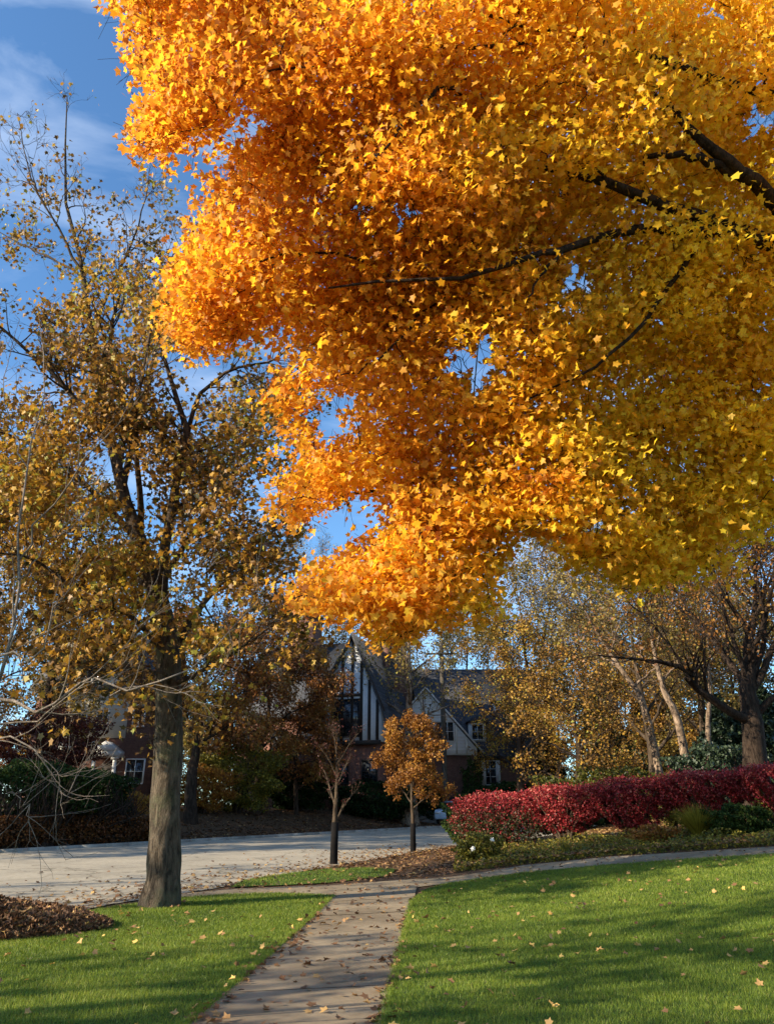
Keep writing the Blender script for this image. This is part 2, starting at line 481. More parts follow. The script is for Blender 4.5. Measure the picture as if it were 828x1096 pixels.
road_poly = [line(FAR0, -60), np.array([-14., -12.]) , np.array([-12.5, 0.])] + rn + [np.array([5.5, 37.]), np.array([9., 39.5]), np.array([30., 46.]), np.array([80., 60.])] + FARE[::-1][:-1]
fill('road', road_poly, 1.0, .004, M['road'])
verge_poly = [rn[2] + [.05, 0], rn[3], rn[4], rn[5], np.array([4.2, 35.3])] + [np.array([5.4, 31.0])] + [G(480, 937), G(430, 941), G(350, 947), G(250, 951)]
left_lawn = [np.array([-13.5, -6.]), np.array([-12.3, 0.])] + [G(-60, 1008), G(60, 983), G(120, 973), G(190, 963), G(240, 959.5), G(300, 957.5), SWL1, SWL0, ext(SWL0, SWL1, -6)]
right_lawn = [ext(SWR0, SWR1, -6), SWR0, SWR1, G(455, 954), G(478, 947.3), G(520, 941), G(560, 935.5), G(650, 927), G(740, 921), G(828, 915.5), G(930, 910), np.array([19., 10.]), np.array([19., -6.])]
fill('left_lawn', left_lawn, .45, .03, M['lawn'], skirt=.05)
fill('right_lawn', right_lawn, .45, .03, M['lawn'], skirt=.05)
patch_px = [(246, 950.5), (262, 942), (310, 935), (345, 931), (385, 929), (425, 931), (415, 938), (350, 945.5), (300, 948)]
patch_poly = [G(*p) for p in patch_px]
fill('verge_grass', patch_poly, .4, .012, M['lawn'])
# sidewalk: slabs with open joints
a0, b0 = ext(SWL0, SWL1, -3), ext(SWR0, SWR1, -3)
L_ = np.linalg.norm(SWL1 - a0); n = 11
mb = MB()
sw_end_l, sw_end_r = G(359, 954), G(446, 949)
for i in range(n):
    t0, t1 = i / n + .0005, (i + 1) / n - .0005
    ca, cb, cc, cd = a0 + (sw_end_l - a0) * t0, b0 + (sw_end_r - b0) * t0, b0 + (sw_end_r - b0) * t1, a0 + (sw_end_l - a0) * t1
    g = 5
    for u in range(g):
        for v in range(3):
            q = []
            for (uu, vv) in ((u, v), (u + 1, v), (u + 1, v + 1), (u, v + 1)):
                s_, t_ = uu / g, vv / 3
                p = (ca * (1 - s_) + cb * s_) * (1 - t_) + (cd * (1 - s_) + cc * s_) * t_
                q.append((p[0], p[1], float(H(*p)) + .016 + .003 * math.sin(i * 7.7)))
            mb.add(q, [(0, 1, 2, 3)])
tag(mb.build('sidewalk', M['walk']), kind='structure')
fill('crossing_path', near_path[:2] + near_path[2:] + far_path[::-1], .35, .008, M['walk'])

# far kerb
mb = MB(); nrm = np.array([-D[1], D[0]])
kl = []
for p, q in zip(FARE[:-1], FARE[1:]):
    m_ = max(1, int(np.linalg.norm(q - p))); kl += [p + (q - p) * i / m_ for i in range(m_)]
for p, q in zip(kl[:-1], kl[1:]):
    za, zb = float(H(*p)), float(H(*q))
    c = [(p, 0, za), (p + nrm * .16, 0, za), (q + nrm * .16, 0, zb), (q, 0, zb)]
    mb.add([(x[0][0], x[0][1], x[2] - .05) for x in c] + [(x[0][0], x[0][1], x[2] + .11) for x in c],
           [(4, 5, 6, 7), (0, 4, 7, 3), (1, 2, 6, 5), (0, 1, 5, 4), (3, 7, 6, 2)])
tag(mb.build('kerb', M['kerb']), kind='structure')

# ------------------------------------------------------------------ grass + litter
def scatter(poly, n):
    poly = np.asarray([np.asarray(p) for p in poly]); lo, hi = poly.min(0), poly.max(0)
    p = rng.uniform(lo, hi, (int(n), 2))
    return p[inpoly(p[:, 0], p[:, 1], poly)]

def vis(p, m=60):
    q = np.column_stack([p, H(p[:, 0], p[:, 1])])
    a, b = proj(q)
    return (a > -m) & (a < W0 + m) & (b < H0 + m)

def grass(name, poly, dens, z, hmin=.025, hmax=.055, label='', edge=None):
    poly_a = np.asarray([np.asarray(p) for p in poly]); lo, hi = poly_a.min(0), poly_a.max(0)
    lo = np.maximum(lo, [-14, 3.6]); hi = np.minimum(hi, [14, 40])
    n = int(dens * np.prod(hi - lo))
    p = rng.uniform(lo, hi, (n, 2)); p = p[inpoly(p[:, 0], p[:, 1], poly_a)]; p = p[vis(p) | ((rng.random(len(p)) < .45) & vis(p, 520))]
    if edge is not None:
        e_ = [edge[0] + (edge[1] - edge[0]) * t + [rng.normal(0, .028), 0] for t in rng.uniform(0, 1, 7000)]
        p = np.concatenate([p, e_])
    keep = rng.random(len(p)) < np.clip((9.5 / np.maximum(p[:, 1], 1)) ** 1.3, .22, 1)
    p = p[keep]; N = len(p)
    far = np.clip(p[:, 1] / 9, .8, 2.2)
    h = rng.uniform(hmin, hmax, N); w = rng.uniform(.003, .0055, N) * far
    # clumpiness of a real lawn
    cl = .5 + .5 * np.sin(p[:, 0] * 3.1 + 1.7 * np.sin(p[:, 1] * 2.3)) * np.sin(p[:, 1] * 2.7 + 1.3 * np.sin(p[:, 0] * 1.9))
    h *= .8 + .4 * cl
    a = rng.uniform(0, 2 * np.pi, N); side = np.stack([np.cos(a), np.sin(a), 0 * a], -1)
    lean = np.stack([rng.normal(0, .45, N), rng.normal(0, .45, N), np.ones(N)], -1); lean = unit(lean)
    base = np.column_stack([p, H(p[:, 0], p[:, 1]) + z])
    b2 = rng.normal(0, .5, (N, 3)) * [1, 1, 0]
    mid = base + lean * (h * .6)[:, None]
    tip = mid + unit(lean + b2) * (h * .5)[:, None]
    V = np.stack([base - side * w[:, None] / 2, base + side * w[:, None] / 2, mid + side * w[:, None] * .35, mid - side * w[:, None] * .35, tip], 1)
    i = (np.arange(N) * 5)[:, None]
    Qd = i + np.array([[0, 1, 2, 3]]); Td = i + np.array([[3, 2, 4]])
    pt = np.sin(p[:, 0] * .9 + 2 * np.sin(p[:, 1] * .6)) * np.sin(p[:, 1] * 1.1 + 1.5 * np.sin(p[:, 0] * .7))
    tone = np.clip(.44 + .12 * pt + .2 * (cl - .5) + rng.normal(0, .16, N) + (rng.random(N) < .04) * .5, 0, 1)
    o = mkmesh(name, V.reshape(-1, 3), [Qd, Td], M['grass'], None, np.repeat(tone, 5))
    return tag(o, label, 'grass', kind='stuff')

grass('grass', left_lawn, 4200, .028, label='short green lawn grass left of the sidewalk around the big tree', edge=(ext(SWL0, SWL1, 4.5), SWL1))
grass('grass', right_lawn, 4200, .028, label='short green lawn grass filling the slope right of the sidewalk', edge=(ext(SWR0, SWR1, 4.5), SWR1))
grass('grass', patch_poly, 1500, .01, .03, .06, label='thin strip of grass on the verge beside the street')

def litter(name, pts, z, size, label, tone0=.35, flat=2.2, kind='stuff', tonesd=.2):
    N = len(pts)
    C = np.column_stack([pts, H(pts[:, 0], pts[:, 1]) + z + rng.uniform(.004, .03, N)])
    V, Fc, k = leaf_arrays(C, rng.uniform(size * .6, size * 1.25, N), MAPLE, nb=(0, 0, flat), nr=.55, down=0, tr=1)
    V[:, 2] = np.maximum(V[:, 2], H(V[:, 0], V[:, 1]) + z + .003)
    tone = np.clip(rng.normal(tone0, tonesd, N), 0, 1)
    return tag(mkmesh(name, V, Fc, M['litter'], None, np.repeat(tone, k)), label, 'fallen leaves', kind=kind)

# sidewalk: scattered, more at its edges
p = scatter([ext(SWL0, SWL1, 4), sw_end_l, sw_end_r, ext(SWR0, SWR1, 4)], 420)
e1 = [ext(SWL0, SWL1, y) + [rng.normal(.03, .07), 0] for y in rng.uniform(5, 14.5, 130)]
e2 = [ext(SWR0, SWR1, y) + [rng.normal(-.05, .10), 0] for y in rng.uniform(6, 14.5, 110)]
p = np.concatenate([p[vis(p)], e1, e2, scatter(near_path + far_path[::-1], 900)])
litter('fallen_leaves', p, .018, .085, 'brown and tan leaves scattered over the sidewalk and its edges', .48)
p = scatter(left_lawn, 1300); q = scatter(right_lawn, 2300)
p = np.concatenate([p[vis(p, 500)], q[vis(q, 500)]])
cl = np.sin(p[:, 0] * 1.3 + 2) * np.sin(p[:, 1] * .9) > -.5
litter('fallen_leaves', p[cl], .06, .08, 'yellow maple leaves lying singly on the green lawns', .76, 1.2, tonesd=.2)
vp = scatter(verge_poly, 9000)
inp = inpoly(vp[:, 0], vp[:, 1], patch_poly); vp = vp[~inp | (rng.random(len(vp)) < .12)]
litter('fallen_leaves', vp, .012, .10, 'thick brown leaves covering the street verge under the small trees', .5)
rp = []
for s_ in range(1500):
    k = rng.integers(0, 5); t = rng.random(); q = rn[k] * (1 - t) + rn[k + 1] * t
    rp.append(q + np.array([-D[1], D[0]]) * abs(rng.normal(0, 1.2)) ** 1.4)
rp = np.array(rp)
litter('fallen_leaves', rp, .006, .09, 'tan leaves blown along the near edge of the street', .55)
bp = []
for s_ in range(16000):
    bp.append(line(FAR0, rng.uniform(-12, 45)) + nrm * (.1 + abs(rng.normal(0, 4.5))))
bp = np.array(bp); litter('fallen_leaves', bp, -.01, .13, 'dark brown leaves covering the bank across the street', .32)

# leaf pile on the lawn edge
pc = np.array([-6.9, 12.1])
def pile_h(x, y):
    a = (x - pc[0]) * .94 + (y - pc[1]) * .34; b = -(x - pc[0]) * .34 + (y - pc[1]) * .94
    r = np.sqrt((a / 2.9) ** 2 + (b / 1.35) ** 2)
    return .42 * np.clip(1 - r ** 2, 0, 1) ** .8 * (1 + .18 * np.sin(3 * x + 1) * np.cos(4 * y))
u = rng.uniform([-10.3, 9.7], [-3.5, 14.5], (60000, 2)); h_ = pile_h(u[:, 0], u[:, 1])
u = u[h_ > .0]; h_ = h_[h_ > .0]; u = u[:26000]; h_ = h_[:26000]
C = np.column_stack([u, H(u[:, 0], u[:, 1]) + .03 + h_ * rng.uniform(.75, 1.06, len(u)) + rng.uniform(0, .03, len(u))])
pile = thing('leaf_pile', 'low heap of raked brown leaves between lawn edge and street', 'leaf pile', (pc[0], pc[1], 0))
V, Fc, k = leaf_arrays(C - [pc[0], pc[1], 0], rng.uniform(.08, .15, len(u)), MAPLE, nb=(-.3, -.2, .9), nr=.75, down=.0, tr=1)
mkmesh('loose_leaves', V, Fc, M['litter'], pile, np.repeat(np.clip(rng.normal(.3, .2, len(u)) + .5 * (rng.random(len(u)) < .06), 0, 1), k))
g1, g2 = np.meshgrid(np.linspace(-10.1, -3.7, 50), np.linspace(9.9, 14.3, 40))
hh = pile_h(g1, g2) * .82 - .05
idx = np.arange(50 * 40).reshape(40, 50); Q = np.stack([idx[:-1, :-1], idx[:-1, 1:], idx[1:, 1:], idx[1:, :-1]], -1).reshape(-1, 4)
mkmesh('mound', np.stack([g1 - pc[0], g2 - pc[1], hh + H(g1, g2)], -1), Q, M['soil'], pile, smooth=True)

# ------------------------------------------------------------------ trees
class Tree:
    def __init__(s, name, label, cat, base, group=None, rot=0):
        s.b = np.asarray(base, float); s.o = thing(name, label, cat, s.b, group, rot)
    def wood(s, name, sets, mat):
        return wood(name, [(Pp - s.b, R, k) for Pp, R, k in sets], mat, s.o)
    def leaves(s, C, size, tmpl, mat, tone, name='foliage', **kw):
        return leaves(name, np.asarray(C) - s.b, size, tmpl, mat, s.o, tone, **kw)

def limb(pts, r0, r1, K=12, jit=.02, power=.8):
    """pts: world points; tapered limb -> (1,K,3),(1,K)"""
    q = resample(pts, K, jit); t = np.linspace(0, 1, K) ** power
    return q[None], (r0 + (r1 - r0) * t)[None]

def pl(lst):
    """picture points with distance -> world points"""
    return np.array([P(a, b, Y) for a, b, Y in lst])

def cat_sets(ls, K=12):
    return np.concatenate([a for a, _ in ls]), np.concatenate([b for _, b in ls])

def on_twigs(Pp, n, spread):
    N, K, _ = Pp.shape
    i = rng.integers(0, N, n); u = rng.uniform(.25, 1, n) * (K - 1); k = np.minimum(u.astype(int), K - 2); f = (u - k)[:, None]
    return Pp[i, k] * (1 - f) + Pp[i, k + 1] * f + rng.normal(0, spread, (n, 3)), i

def trunk_flare(base, pts, r0, r1, K=16):
    q = resample(np.concatenate([[base], pts]), K, .0)
    q[1:, :2] += rng.normal(0, r0 * .05, (K - 1, 2))
    t = np.linspace(0, 1, K)
    R = r0 + (r1 - r0) * t; R = R * (1 + .22 * np.exp(-t * 22)) * (1 + rng.normal(0, .025, K))
    q[0, 2] -= .15
    return q[None], R[None]

def trunk_mesh(tr, q, R, mat, name='trunk', sides=26, flutes=5):
    """fluted, lumpy trunk with a root flare"""
    V, Qd = tube_geo(resample(q[0], 48)[None], np.interp(np.linspace(0, 1, 48), np.linspace(0, 1, R.shape[1]), R[0])[None], sides)
    c = np.repeat(resample(q[0], 48), sides, 0)
    a = np.tile(np.linspace(0, 2 * np.pi, sides, endpoint=False), 48); t = np.repeat(np.linspace(0, 1, 48), sides)
    k = 1 + .035 * np.sin(flutes * a + 3 * t) + .03 * np.sin(3 * a + 17 * t) + .14 * np.exp(-t * 26) * np.sin(flutes * a + 1) + .02 * np.sin(9 * a - 31 * t)
    V = c + (V - c) * k[:, None]
    return mkmesh(name, V - tr.b, Qd, mat, tr.o, smooth=True)

# ---- the big golden maple: trunk stands right of the frame
MPOLY = [(90, -60), (118, 8), (135, 15), (150, 42), (135, 60), (165, 85), (148, 110), (138, 130), (142, 165), (170, 172), (190, 158),
         (215, 150), (235, 135), (262, 120), (287, 122), (278, 150), (248, 168), (212, 180), (222, 200), (215, 240), (185, 280), (168, 300),
         (170, 345), (182, 372), (205, 385), (235, 380), (262, 362), (300, 366), (322, 385), (300, 402), (292, 440), (300, 482), (328, 494),
         (345, 478), (338, 455), (352, 428), (372, 440), (362, 465), (345, 488), (318, 500), (292, 520), (288, 548), (325, 568), (355, 545), (396, 522),
         (418, 545), (412, 566), (372, 590), (322, 620), (304, 648), (345, 664), (385, 663), (402, 686), (430, 697), (455, 680), (500, 670),
         (532, 645), (541, 600), (553, 565), (572, 560), (600, 585), (618, 620), (640, 605), (668, 632), (722, 632), (762, 606), (792, 600), (835, 560),
         (1000, 545), (1400, 560), (1400, -60)]
MGAPS = [(430, 226, 20, 11), (386, 225, 10, 7), (507, 390, 25, 24), (350, 445, 19, 24), (616, 299, 17, 14), (812, 130, 24, 14), (272, 132, 13, 12), (375, 432, 6, 12), (612, 335, 9, 5), (760, 12, 12, 10), (700, 345, 8, 7), (815, 350, 8, 8), (232, 180, 14, 8), (640, 565, 14, 10), (668, 548, 10, 8), (792, 585, 16, 8), (480, 378, 7, 8), (745, 500, 6, 5), (335, 165, 7, 5), (250, 60, 6, 5)]
mt_base = np.array([8.4, 10.6, float(H(8.4, 10.6))])
mt = Tree('maple_tree', 'huge golden orange maple whose leafy boughs fill the top right', 'tree', mt_base)
tq, tR = trunk_flare(mt_base, np.array([[8.35, 10.6, 2.4], [8.2, 10.5, 4.6], [8.0, 10.4, 6.8], [7.6, 10.2, 9.2], [7.3, 10.0, 12.5]]), .42, .12)
trunk_mesh(mt, tq, tR, M['bark_dark'])
F1 = np.array([8.05, 10.4, 6.3]); F2 = np.array([7.7, 10.2, 8.6]); F0_ = np.array([8.25, 10.55, 4.4])
ml = [
 limb(np.concatenate([[F1], pl([(900, 300, 8.9), (828, 262, 8.3), (765, 238, 8.1), (700, 215, 7.55), (655, 197, 7.1), (590, 185, 7.3), (520, 160, 7.4)])]), .17, .022),
 limb(pl([(790, 250, 8), (705, 246, 7.8), (640, 256, 7.6), (600, 268, 7.25), (575, 275, 7.2), (500, 296, 7.15), (430, 301, 7.2), (350, 310, 7.4)]), .075, .012),
 limb(pl([(602, 267, 7.25), (582, 290, 7.15), (566, 318, 7.15)]), .024, .010),
 limb(np.concatenate([[F2], pl([(900, 140, 8.3), (828, 105, 7.7), (740, 75, 7.2), (640, 45, 6.9), (550, 25, 6.6), (470, 0, 6.4)])]), .10, .014),
 limb(np.concatenate([[F2], pl([(828, 215, 8.0), (800, 190, 7.6), (770, 168, 7.3), (738, 138, 7.1), (700, 100, 7.2)])]), .14, .04),
 limb(pl([(800, 192, 7.6), (770, 178, 7.4), (735, 168, 7.2), (690, 170, 7.3)]), .09, .03),
 limb(pl([(765, 165, 8.3), (748, 150, 8.2), (722, 152, 8.1)]), .07, .03),
 limb(pl([(745, 265, 7.9), (728, 288, 7.9), (700, 330, 7.9), (662, 375, 7.8), (620, 402, 7.9), (560, 430, 8.2)]), .04, .012),
 limb(pl([(560, 45, 6.7), (480, 50, 6.5), (400, 55, 6.3), (320, 70, 6.35), (240, 80, 6.5)]), .03, .01),
 limb(pl([(500, 85, 6.9), (460, 100, 6.4), (430, 130, 6.4), (412, 160, 6.4), (380, 170, 6.6)]), .03, .01),
 limb(np.concatenate([[F0_], pl([(950, 470, 10), (828, 452, 10.2), (760, 445, 10.1), (690, 462, 10), (600, 480, 9.8), (520, 500, 9.6), (430, 520, 9.3), (360, 530, 9)])]), .12, .014),
 limb(np.concatenate([[F0_], pl([(950, 540, 10.2), (828, 520, 10.4), (740, 530, 10.2), (640, 540, 10.1), (540, 560, 9.8), (460, 590, 9.6), (400, 620, 9.4)])]), .10, .012),
 limb(pl([(700, 214, 8.7), (640, 175, 8.5), (560, 130, 8.2), (480, 100, 8), (380, 95, 7.6), (280, 100, 7.4)]), .05, .012),
 limb(pl([(500, 296, 7.8), (440, 350, 7.8), (400, 390, 7.8), (360, 405, 7.8)]), .022, .008),
 limb(pl([(430, 300, 7.6), (350, 270, 7.5), (280, 280, 7.4), (220, 310, 7.4)]), .022, .008),
 limb(np.concatenate([[F1], [[6, 7.5, 8], [3.5, 4.5, 9], [1.5, 2, 9.5]]]), .13, .03),
 limb(np.concatenate([[F1], [[10, 8, 8.5], [11.5, 5, 10], [12.5, 3, 11]]]), .13, .03),
 limb(np.concatenate([[F2], [[8, 12.5, 11], [8.5, 14.5, 13]]]), .12, .03),
 limb(np.concatenate([[F0_], [[11, 11.5, 6.5], [14, 12.5, 8]]]), .12, .03),
 limb(np.concatenate([[F2], [[6.5, 8.5, 11.5], [5, 7, 14]]]), .1, .03),
]
MLP, MLR = cat_sets(ml)
# leaf sprays: flat layered clusters spread through the crown
def maple_sprays():
    n = 5200
    px = rng.uniform(100, 900, n); py = rng.uniform(-60, 705, n)
    ok = inpoly(px, py, MPOLY); px, py = px[ok], py[ok]
    n = len(px)
    Yf = 8.3 - 2.2 * sstep(560, -40, py) + 1.2 * sstep(500, 900, px) + .42 * np.sin(px / 52 + py / 90) * np.sin(py / 44 - px / 140)
    Y = Yf + 2.3 * rng.random(n) ** 1.4
    d = ray(px, py); c = np.array([0, 0, CAMZ]) + d * (Y / d[:, 1])[:, None]
    c = c[:1850]
    u = unit(rng.normal(size=(900, 3))) * (rng.uniform(.25, 1, (900, 1)) ** .5)
    e = np.array([8.8, 10.2, 9.6]) + u * [6.6, 6.0, 6.2]
    a, b = proj(e)
    inside = (a > 60) & (a < 860) & (b > -40) & (b < H0)
    e = e[~inside & (e[:, 2] > 4.2)][:230]
    return c, e
mc, me_ = maple_sprays()
spr = np.concatenate([mc, me_]); order = np.argsort(np.linalg.norm(spr - np.array([8, 10.4, 6.5]), axis=1)); spr = spr[order]
def connect(spr, nodes, nrad, src):
    """a twig from every spray centre to the nearest wood, nearest sprays first"""
    tw, twr = [], []
    NA = np.empty((len(nodes) + len(spr) * 3, 3)); NR = np.empty(len(NA)); k = len(nodes); NA[:k] = nodes; NR[:k] = nrad
    for c in spr:
        dd = np.linalg.norm(NA[:k] - c, axis=1) + .25 * np.maximum(0, np.linalg.norm(NA[:k] - src, axis=1) - np.linalg.norm(c - src))
        j = int(np.argmin(dd)); a = NA[j]; r = max(min(NR[j] * .6, .03), .007)
        L_ = np.linalg.norm(c - a); midp = (a + c) / 2 + np.array([0, 0, .10 * L_]) + rng.normal(0, .05 * L_, 3)
        q = resample([a, midp, c], 6, .008); tw.append(q); twr.append(np.linspace(r, .005, 6))
        NA[k] = q[3]; NR[k] = r * .7; NA[k + 1] = q[4]; NR[k + 1] = r * .5; NA[k + 2] = c; NR[k + 2] = .007; k += 3
    return np.array(tw), np.array(twr)
tw, twr = connect(spr, MLP.reshape(-1, 3), MLR.reshape(-1), np.array([8, 10.4, 6.5]))
t2, t2r = grow(tw, twr, 4, .55, 45, .05, .15, 4, .4, .5, .004)
mt.wood('branches', [(MLP, MLR, 8), (tw, twr, 4), (t2, t2r, 3)], M['bark_dark'])
def maple_leaves():
    Cs, To, Sz, Jt = [], [], [], []
    for i, c in enumerate(spr):
        a, b = proj(c[None]); vis_ = (-80 < a[0] < 910) and (-90 < b[0] < 720)
        n = 128 if vis_ else 110
        rad = rng.uniform(.3, .55) * (1 if vis_ else 1.5)
        g = rng.normal(0, 1, (n, 3)) * [rad * .75, rad * .75, rad * .26]
        tilt = rng.normal(0, .25, 2); g[:, 2] += g[:, 0] * tilt[0] + g[:, 1] * tilt[1] - .12 * (g[:, 0] ** 2 + g[:, 1] ** 2)
        p = c + g
        # own colour: orange towards the tips on the street side, yellow near the trunk, some whole sprays rusty
        base = .39 + .45 * sstep(-1.0, 4.5, c[0]) - .05 * sstep(6, 11, c[2]) + rng.normal(0, .11)
        if rng.random() < .09: base -= .2
        Jt.append(np.tile(rng.normal(0, 11, 2), (n, 1))); Cs.append(p); To.append(np.clip(base + rng.normal(0, .13, n), 0, 1)); Sz.append(np.full(n, .088 if vis_ else .125))
    C = np.concatenate(Cs); T = np.concatenate(To); S = np.concatenate(Sz) * rng.uniform(.65, 1.2, len(C))
    a, b = proj(C)
    infr = (a > -300) & (a < 900) & (b > -50) & (b < 1100)
    J = np.concatenate(Jt); k1 = rng.normal(0, 5, len(a)); k2 = rng.normal(0, 5, len(a)); ja = J[:, 0] + k1; jb = J[:, 1] + k2
    ok = ~infr | inpoly(a + ja, b + jb, MPOLY)
    for gx_, gy_, rx, ry in MGAPS:
        th = np.arctan2(b - gy_, a - gx_)
        m_ = 1 + .35 * np.sin(3 * th + gx_) + .25 * np.sin(5 * th + gy_) + .12 * np.sin(9 * th)
        ok &= ((a + k1 * .9 - gx_) / rx) ** 2 + ((b + k2 * .9 - gy_) / ry) ** 2 > m_ ** 2
    ok &= np.linalg.norm(C - [0, 0, 1.6], axis=1) > 2.2
    return C[ok], T[ok], S[ok]
C, T, S = maple_leaves()
print('maple leaves', len(C))
mt.leaves(C, S, MAPLE, M['maple'], T, nb=(-.25, -.25, .45), nr=.6, down=.55, tr=.6)

# ---- street tree left
lt_base = G3(172, 972)
def Yd(lst, d=0):
    return pl([(a, b, lt_base[1] + c + d) for a, b, c in lst])
lt = Tree('street_tree', 'tall thick grey trunked tree with sparse brown leaves on the left lawn', 'tree', lt_base)
trk = Yd([(176, 930, 0), (177, 880, 0), (179, 830, 0), (182, 750, 0), (180, 700, 0), (170, 645, 0)])
tq, tR = trunk_flare(lt_base, trk, .315, .225)
trunk_mesh(lt, tq, tR, M['bark_grey'])
ll = [
 limb(Yd([(178, 690, 0), (170, 645, 0), (150, 580, .1), (132, 520, .2), (119, 470, .3), (108, 410, .4), (99, 350, .5), (88, 290, .6), (74, 230, .7), (72, 160, .8), (71, 100, .9)]), .22, .012, 12, .03, .7),
 limb(Yd([(172, 660, 0), (176, 590, -.3), (189, 520, -.6), (200, 470, -.9), (189, 420, -1.1), (174, 375, -1.3), (160, 330, -1.4)]), .14, .02),
 limb(Yd([(199, 475, -.9), (213, 425, -1.0), (248, 397, -1.1), (290, 386, -1.2), (315, 365, -1.3)]), .06, .012),
 limb(Yd([(122, 480, .3), (85, 430, .0), (45, 390, -.4), (0, 350, -.8), (-50, 325, -1.2)]), .09, .012),
 limb(Yd([(106, 402, .4), (116, 368, .2), (124, 330, 0), (135, 290, 0)]), .075, .02),
 limb(Yd([(150, 580, .1), (112, 540, .5), (72, 500, 1), (20, 470, 1.4), (-40, 450, 1.6)]), .09, .012),
 limb(Yd([(178, 700, 0), (140, 660, -.7), (90, 640, -1.2), (40, 600, -1.6), (-20, 590, -2)]), .07, .012),
 limb(Yd([(180, 710, 0), (215, 650, .8), (255, 600, 1.6), (300, 562, 2.4), (345, 545, 3)]), .09, .012),
 limb(Yd([(98, 350, .5), (128, 290, 1), (150, 235, 1.3), (160, 190, 1.5)]), .05, .01),
 limb(Yd([(88, 290, .6), (58, 235, .2), (32, 185, 0), (20, 120, 0)]), .04, .008),
 limb(Yd([(90, 300, .6), (55, 275, 1), (20, 260, 1.6), (-30, 230, 2)]), .04, .008),
 limb(Yd([(182, 735, 0), (228, 712, -.7), (262, 690, -1.3), (290, 670, -1.6)]), .05, .01),
 limb(Yd([(182, 730, 0), (175, 720, -1), (140, 715, -2), (100, 720, -2.6)]), .05, .01),
 limb(Yd([(150, 570, .1), (150, 520, -.7), (146, 470, -1.3), (150, 420, -1.8), (170, 320, -2), (190, 260, -2)]), .08, .01),
 limb(Yd([(165, 630, 0), (215, 560, 1.6), (250, 490, 2.5), (290, 450, 3.2), (330, 430, 3.8)]), .08, .012),
 limb(Yd([(132, 520, .2), (150, 440, 1.6), (175, 350, 2.4), (200, 280, 3), (215, 230, 3.2)]), .08, .01),
 limb(Yd([(165, 630, 0), (120, 600, 1.5), (80, 570, 2.5), (30, 540, 3)]), .07, .01),
]
LP, LR = cat_sets(ll)
g1, g1r = grow(LP, LR, 17, 1.45, 48, .12, .15, 7, .25, .5, .008)
g2, g2r = grow(g1, g1r, 5, .62, 45, .08, .17, 5, .25, .55, .0055)
g3, g3r = grow(g2, g2r, 3, .34, 42, .06, .18, 4, .3, .6, .004)
n = 2600
px = rng.uniform(-120, 335, n); py = rng.uniform(250, 835, n)
LTP = [(-120, 340), (60, 330), (150, 325), (215, 350), (235, 390), (300, 400), (325, 430), (310, 500), (340, 540), (300, 600), (262, 640), (240, 700), (225, 790), (205, 800), (150, 805), (120, 760), (60, 700), (-120, 690)]
ok = inpoly(px, py, LTP) & (np.sin(px / 31 + 1) * np.sin(py / 37) + .6 * np.sin(px / 17 - py / 23) > -.35 + .5 * (py < 420))
px, py = px[ok][:640], py[ok][:640]
d = ray(px, py); Y = lt_base[1] + rng.uniform(-2.6, 3.0, len(px))
spl = np.array([0, 0, CAMZ]) + d * (Y / d[:, 1])[:, None]
src = P(175, 650, lt_base[1]); spl = spl[np.argsort(np.linalg.norm(spl - src, axis=1))]
cw_, cwr = connect(spl, np.concatenate([LP.reshape(-1, 3), tq[0][6:]]), np.concatenate([LR.reshape(-1), tR[0][6:] * .4]), src)
cw2, cw2r = grow(cw_, cwr, 3, .5, 45, .05, .15, 4, .4, .5, .004)
lt.wood('branches', [(LP, LR, 9), (g1, g1r, 5), (g2, g2r, 4), (g3, g3r, 3), (cw_, cwr, 4), (cw2, cw2r, 3)], M['bark_brown'])
spC = np.repeat(spl, 66, 0); spC = spC + rng.normal(0, 1, spC.shape) * [.27, .27, .18]
C, ti = on_twigs(g3, 46000, .10)
a, b = proj(C)
# bunches: leaves persist in patches, few near the top
ph = np.sin(C[:, 0] * 2.1 + 1) * np.sin(C[:, 2] * 1.9 + C[:, 1]) + np.sin(C[:, 1] * 2.3 + C[:, 0] * 1.2)
dens = np.interp(b, [60, 140, 240, 340, 450, 700, 760, 835, 860], [.0, .08, .32, .5, .56, .62, .5, .3, 0])
dens = dens * np.clip(.75 + .45 * ph, .08, 1.3)
dens *= np.where((b > 720) & (a > 225), .2, 1)
ok = rng.random(len(C)) < dens
sa_, sb_ = proj(spC)
spC = spC[~((np.abs(sa_ - 176) < 30) & (sb_ > 610) & (sb_ < 840) & (spC[:, 1] < lt_base[1] + .2)) | (rng.random(len(spC)) < .1)]
spC = spC[~(proj(spC)[1] > 700) | (rng.random(len(spC)) < .35)]
C = np.concatenate([C[ok], spC]); print('street leaves', len(C))
tone = np.clip(.51 + .16 * np.sin(C[:, 2] * 1.1 + C[:, 0]) + rng.normal(0, .27, len(C)), 0, 1)
lt.leaves(C, rng.uniform(.07, .13, len(C)), MAPLE, M['brown'], tone, nb=(-.2, -.2, .2), nr=.8, down=.8, tr=.5)

